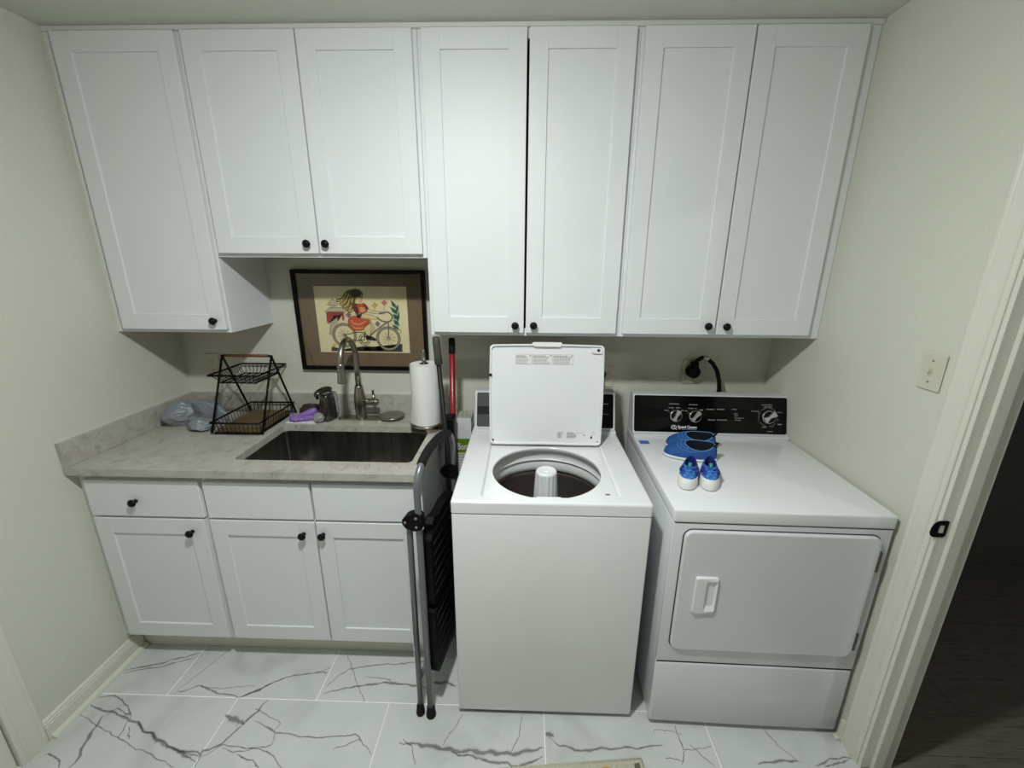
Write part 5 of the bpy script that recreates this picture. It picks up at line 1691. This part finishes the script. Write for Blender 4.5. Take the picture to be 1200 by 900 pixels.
for (x, y, r0, a0, a1, n) in ((0.188, ky1, 0.031, 40, 150, 4), (0.272, ky2, 0.031, 40, 150, 4), (0.591, ky3, 0.043, -60, 290, 9)):
    for k in range(n):
        a = math.radians(a0 + (a1 - a0) * k / (n - 1))
        t_, s_ = (math.cos(a), math.sin(a)), (-math.sin(a) * 0.0006, math.cos(a) * 0.0006)
        q = [(x + t_[0] * r + sgn * s_[0], y + t_[1] * r + sgn * s_[1]) for r, sgn in ((r0, 1), (r0, -1), (r0 + 0.006, -1), (r0 + 0.006, 1))]
        cap.add([dpm(p, 0.0002) for p in q], [(0, 1, 2, 3)])
arcs = []
for a0, a1 in ((20, 85), (100, 140), (150, 200), (210, 260), (275, 320), (330, 355)):
    r = 0.0405
    n = 8
    vs = []
    for k in range(n + 1):
        a = math.radians(a0 + (a1 - a0) * k / n)
        vs += [dpm((0.591 + r * math.cos(a), ky3 + r * math.sin(a)), 0.0002), dpm((0.591 + (r + 0.0012) * math.cos(a), ky3 + (r + 0.0012) * math.sin(a)), 0.0002)]
    cap.add(vs, [(2 * k, 2 * k + 1, 2 * k + 3, 2 * k + 2) for k in range(n)])
dpart(cap, 'printed_captions', M['print_grey'], dpn, kind='stuff', fix=False)
# maker's name and round emblem under the left dials
text_mesh('Speed Queen', 0.0165, dpn, M['print_white'], PMx @ Matrix.Translation((0.1985, 0.0185, 0.0021)) @ Matrix.Diagonal((0.93, 1, 1, 1)), bold=0.00055)
em = MB()
cxq, cyq = 0.1815, 0.022
ou = [(cxq + 0.0125 * math.cos(2 * PI * k / 28), cyq + 0.0095 * math.sin(2 * PI * k / 28)) for k in range(28)]
iu = [(cxq + 0.0098 * math.cos(2 * PI * k / 28), cyq + 0.0070 * math.sin(2 * PI * k / 28)) for k in range(28)]
em.ring(ou, iu, lambda p: dpm(p, 0.0), lambda p: dpm(p, 0.0003))
o2 = [(cxq + 0.0055 * math.cos(2 * PI * k / 20), cyq + 0.0012 + 0.0042 * math.sin(2 * PI * k / 20)) for k in range(20)]
i2 = [(cxq + 0.0036 * math.cos(2 * PI * k / 20), cyq + 0.0012 + 0.0025 * math.sin(2 * PI * k / 20)) for k in range(20)]
em.ring(o2, i2, lambda p: dpm(p, 0.0), lambda p: dpm(p, 0.0003))
em.prism([(cxq + 0.001, cyq - 0.001), (cxq + 0.004, cyq - 0.002), (cxq + 0.014, cyq - 0.0115), (cxq + 0.010, cyq - 0.0115)], lambda p: dpm(p, 0.0), lambda p: dpm(p, 0.0003))
dpart(em, 'emblem', M['print_white'], dpn)

# ------------------------------------------------------------------ things on the dryer
tp_ = MB()
rows = [[(2.188 + 0.040 * k / 5, -0.333 + 0.034 * i / 2, DZ + 0.0004 + 0.0003 * ((k + i) % 2)) for k in range(6)] for i in range(3)]
tp_.grid(rows)
tp_.grid([[(p[0], p[1], DZ + 0.0002) for p in r] for r in rows])
tag(tp_.build('blue_tape', M['tape']), 'short strip of blue tape stuck on the dryer top', 'tape')


def shoe(name, label, loc, rot, L, Wd, Hh, um, lm_, group, kid=False):
    t = thing(name, label, 'shoe', loc, rotz=rot, group=group)
    NS, NA = 14, 56
    sole_h = 0.013 if kid else 0.011

    def outl_(a, k=1.0):
        ca, sa = math.cos(a), math.sin(a)
        return Vector((L / 2 * k * math.copysign(abs(ca) ** 0.9, ca), Wd / 2 * k * math.copysign(abs(sa) ** 0.8, sa) * (1 + 0.13 * ca - 0.08 * ca * ca), 0))

    oc = -0.16 * L if not kid else -0.17 * L
    oa, ob = (0.27 * L, 0.33 * Wd) if not kid else (0.22 * L, 0.30 * Wd)

    def open_(a):
        ca, sa = math.cos(a), math.sin(a)
        z = Hh * (0.80 + 0.08 * max(0, ca) ** 2 + 0.20 * max(0, -ca) ** 2 - (0 if kid else 0.16 * sa))
        return Vector((oc + oa * ca, ob * sa, z))

    def surf(s, a, grow=0.0):
        o, i = outl_(a), open_(a)
        p = i.lerp(o, s ** 0.85)
        k = 2.0
        z = sole_h * 0.8 + (i.z - sole_h * 0.8) * (1 - s ** k) ** (1 / k)
        # lower vamp towards the toe
        z -= 0.10 * Hh * s * (1 - s) * 4 * max(0, math.cos(a)) ** 2 * (0.6 if kid else 1.0)
        q = Vector((p.x, p.y, z))
        if grow:
            c0 = Vector((p.x * 0.6, 0, sole_h))
            q += (q - c0).normalized() * grow
        return q

    u = MB()
    u.grid([[surf(i / NS, 2 * PI * k / NA) for k in range(NA)] for i in range(NS + 1)], closed_u=True)
    u.build('upper', um, t, local=True)
    ln = MB()
    ln.grid([[Vector((oc + (open_(2 * PI * k / NA).x - oc) * f, open_(2 * PI * k / NA).y * f, open_(2 * PI * k / NA).z * (1 - d) + (sole_h + 0.002) * d)) for k in range(NA)] for f, d in ((0.99, 0), (0.97, 0.2), (1.05, 0.6), (1.1, 0.98), (0.6, 1.0), (0.02, 1.0))], closed_u=True)
    ln.build('lining', lm_, t, local=True)
    MB().tube([open_(2 * PI * k / 28) for k in range(28)], 0.0016, n=6, closed=True).build('collar_edge', M['shoe_trim'] if not kid else M['shoe_in2'], t, local=True)
    so = MB()
    pts = [outl_(2 * PI * k / 40) for k in range(40)]
    so.grid([[Vector((p.x * f, p.y * f, z)) for p in pts] for f, z in ((0.97, 0.0004), (1.02, 0.002), (1.035, sole_h * 0.6), (1.02, sole_h), (0.98, sole_h + 0.0012))], closed_u=True)
    so.f.append(tuple(range(40)))
    so.sm.append(False)
    so.f.append(tuple(4 * 40 + i for i in range(40)))
    so.sm.append(False)
    S = so.build('sole', M['sole_white'], t, local=True)
    MB().prism([(p.x * 1.0, p.y * 1.0) for p in pts], lambda p: (p[0], p[1], 0.0001), lambda p: (p[0] * 1.026, p[1] * 1.026, 0.0022)).build('outsole', M['sole_grey'], S, local=True)
    if kid:
        tc = MB()
        rows = []
        for i in range(9):
            s = 0.80 + 0.20 * i / 8
            rows.append([surf(s, math.radians(-64 + 128 * k / 20), 0.0022) for k in range(21)])
        rows.append([Vector((p.x * 1.01, p.y * 1.01, 0.003)) for p in rows[-1]])
        tc.grid(rows)
        tc.build('toe_cap', M['sole_white'], t, local=True)
        for a in (58, -58):
            q = [surf(s, math.radians(a), 0.0006) for s in (0.22, 0.38, 0.52, 0.66)]
            MB().tube(q, [0.004, 0.0075, 0.008, 0.004], n=8).build('side_cutout', M['shoe_in2'], t, local=True)
        for a0, a1, s0 in ((-75, 75, 0.16), (-70, 70, 0.36)):
            q = [surf(s0, math.radians(a0 + (a1 - a0) * k / 12), 0.0012) for k in range(13)]
            MB().tube(q, 0.0036, n=6).build('strap', um, t, local=True)
        MB().tube([surf(0.10, 0.0, 0.001), surf(0.0, 0.0, 0.004) + Vector((-0.004, 0, 0.006))], [0.005, 0.0065], n=8).build('pull_tab', M['teal'], t, local=True)
    else:
        for a0, a1, s0, s1 in ((-95, 95, 0.50, 0.30), (-60, 60, 0.16, 0.16)):
            q = [surf(s0 + (s1 - s0) * (1 - abs(2 * k / 14 - 1)), math.radians(a0 + (a1 - a0) * k / 14), 0.0002) for k in range(15)]
            MB().tube(q, 0.0007, n=5).build('stitch_line', M['shoe_trim'], t, local=True)
        hz = open_(PI)
        MB().tube([hz + Vector((0.004, 0.012, -0.006)), hz + Vector((-0.006, 0.010, 0.004)), hz + Vector((-0.013, 0.0, 0.006)), hz + Vector((-0.006, -0.010, 0.004)), hz + Vector((0.004, -0.012, -0.006))], 0.0034, n=8).build('heel_loop', M['black_plastic'], t, local=True)
        hs = MB()
        hs.grid([[surf(s, PI + math.radians(a), 0.0014) for a in (-16, -8, 0, 8, 16)] for s in (0.05, 0.3, 0.6, 0.85)])
        hs.build('heel_panel', M['black_plastic'], t, local=True)
    return t


def face_to(toe, heel):
    return math.atan2(toe[1] - heel[1], toe[0] - heel[0])


shoe('water_shoe', 'plain blue slip-on water shoe nearest the dryer control panel', (2.385, -0.358, DZ + 0.0004), face_to((2.285, -0.335), (2.485, -0.372)), 0.195, 0.084, 0.064, M['shoe_blue'], M['shoe_dark'], 'blue shoes on the dryer')
shoe('water_shoe', 'plain blue slip-on water shoe just behind the patterned pair', (2.348, -0.452, DZ + 0.0004), face_to((2.262, -0.425), (2.445, -0.482)), 0.195, 0.086, 0.066, M['shoe_blue'], M['shoe_dark'], 'blue shoes on the dryer')
shoe('child_shoe', 'small patterned blue shoe with a white toe cap, left of its pair', (2.277, -0.634, DZ + 0.0004), face_to((2.244, -0.715), (2.322, -0.55)), 0.168, 0.064, 0.062, M['shoe_print'], M['shoe_in2'], 'blue shoes on the dryer', True)
shoe('child_shoe', 'small patterned blue shoe with a white toe cap, right of its pair', (2.348, -0.636, DZ + 0.0004), face_to((2.318, -0.715), (2.382, -0.55)), 0.168, 0.064, 0.062, M['shoe_print'], M['shoe_in2'], 'blue shoes on the dryer', True)

# ------------------------------------------------------------------ rug at the bottom edge
rg = thing('rug', 'beige patterned rug corner on the marble tiles in front of the washer', 'rug', (1.75, -1.35, 0.0005), rotz=0.096)
RA, RB = 0.388, 0.435            # half sizes
inv = world(rg).inverted()
cr = inv @ Vector((2.114, -0.942, 0))
rx1, ry1 = cr.x, cr.y
rx0, ry0 = rx1 - 0.62, ry1 - 0.90
rb = MB().box(rx0, rx1, ry0, ry1, 0.0, 0.008, bev=0.003, seg=2)
rb.build('rug_body', M['rug'], rg, local=True)
bd_ = MB()
for a, b_ in (((rx0 + 0.006, ry1 - 0.006), (rx1 - 0.006, ry1 - 0.006)), ((rx1 - 0.006, ry1 - 0.006), (rx1 - 0.006, ry0 + 0.006)), ((rx1 - 0.006, ry0 + 0.006), (rx0 + 0.006, ry0 + 0.006)), ((rx0 + 0.006, ry0 + 0.006), (rx0 + 0.006, ry1 - 0.006))):
    bd_.tube([(a[0], a[1], 0.007), (b_[0], b_[1], 0.007)], 0.003, n=6)
bd_.build('bound_edge', M['rug'], rg, local=True)
random.seed(21)
ys, gs = MB(), MB()
ys.prism(circle((rx1 - 0.135, ry1 - 0.055), 0.034, 20)[:-1], lambda p: (p[0], p[1], 0.0078), lambda p: (p[0], p[1], 0.0088))
gs.prism([(rx1 - 0.035, ry1 - 0.020), (rx1 - 0.016, ry1 - 0.016), (rx1 - 0.018, ry1 - 0.11), (rx1 - 0.040, ry1 - 0.10)], lambda p: (p[0], p[1], 0.0078), lambda p: (p[0], p[1], 0.0088))
gs.prism([(rx1 - 0.36, ry1 - 0.040), (rx1 - 0.24, ry1 - 0.030), (rx1 - 0.26, ry1 - 0.10), (rx1 - 0.34, ry1 - 0.10)], lambda p: (p[0], p[1], 0.0078), lambda p: (p[0], p[1], 0.0088))
for k in range(9):
    x, y, r = random.uniform(rx0 + 0.06, rx1 - 0.06), random.uniform(ry0 + 0.06, ry1 - 0.16), random.uniform(0.02, 0.04)
    (ys if k % 2 else gs).prism(circle((x, y), r, 14)[:-1], lambda p: (p[0], p[1], 0.0078), lambda p: (p[0], p[1], 0.0088))
ys.build('yellow_motif', M['rug_yellow'], rg, local=True, kind='stuff')
gs.build('grey_motif', M['rug_grey'], rg, local=True, kind='stuff')

for o in list(bpy.data.objects):
    if o.type == 'MESH' and not o.data.materials:
        o.data.materials.append(M['trim'])
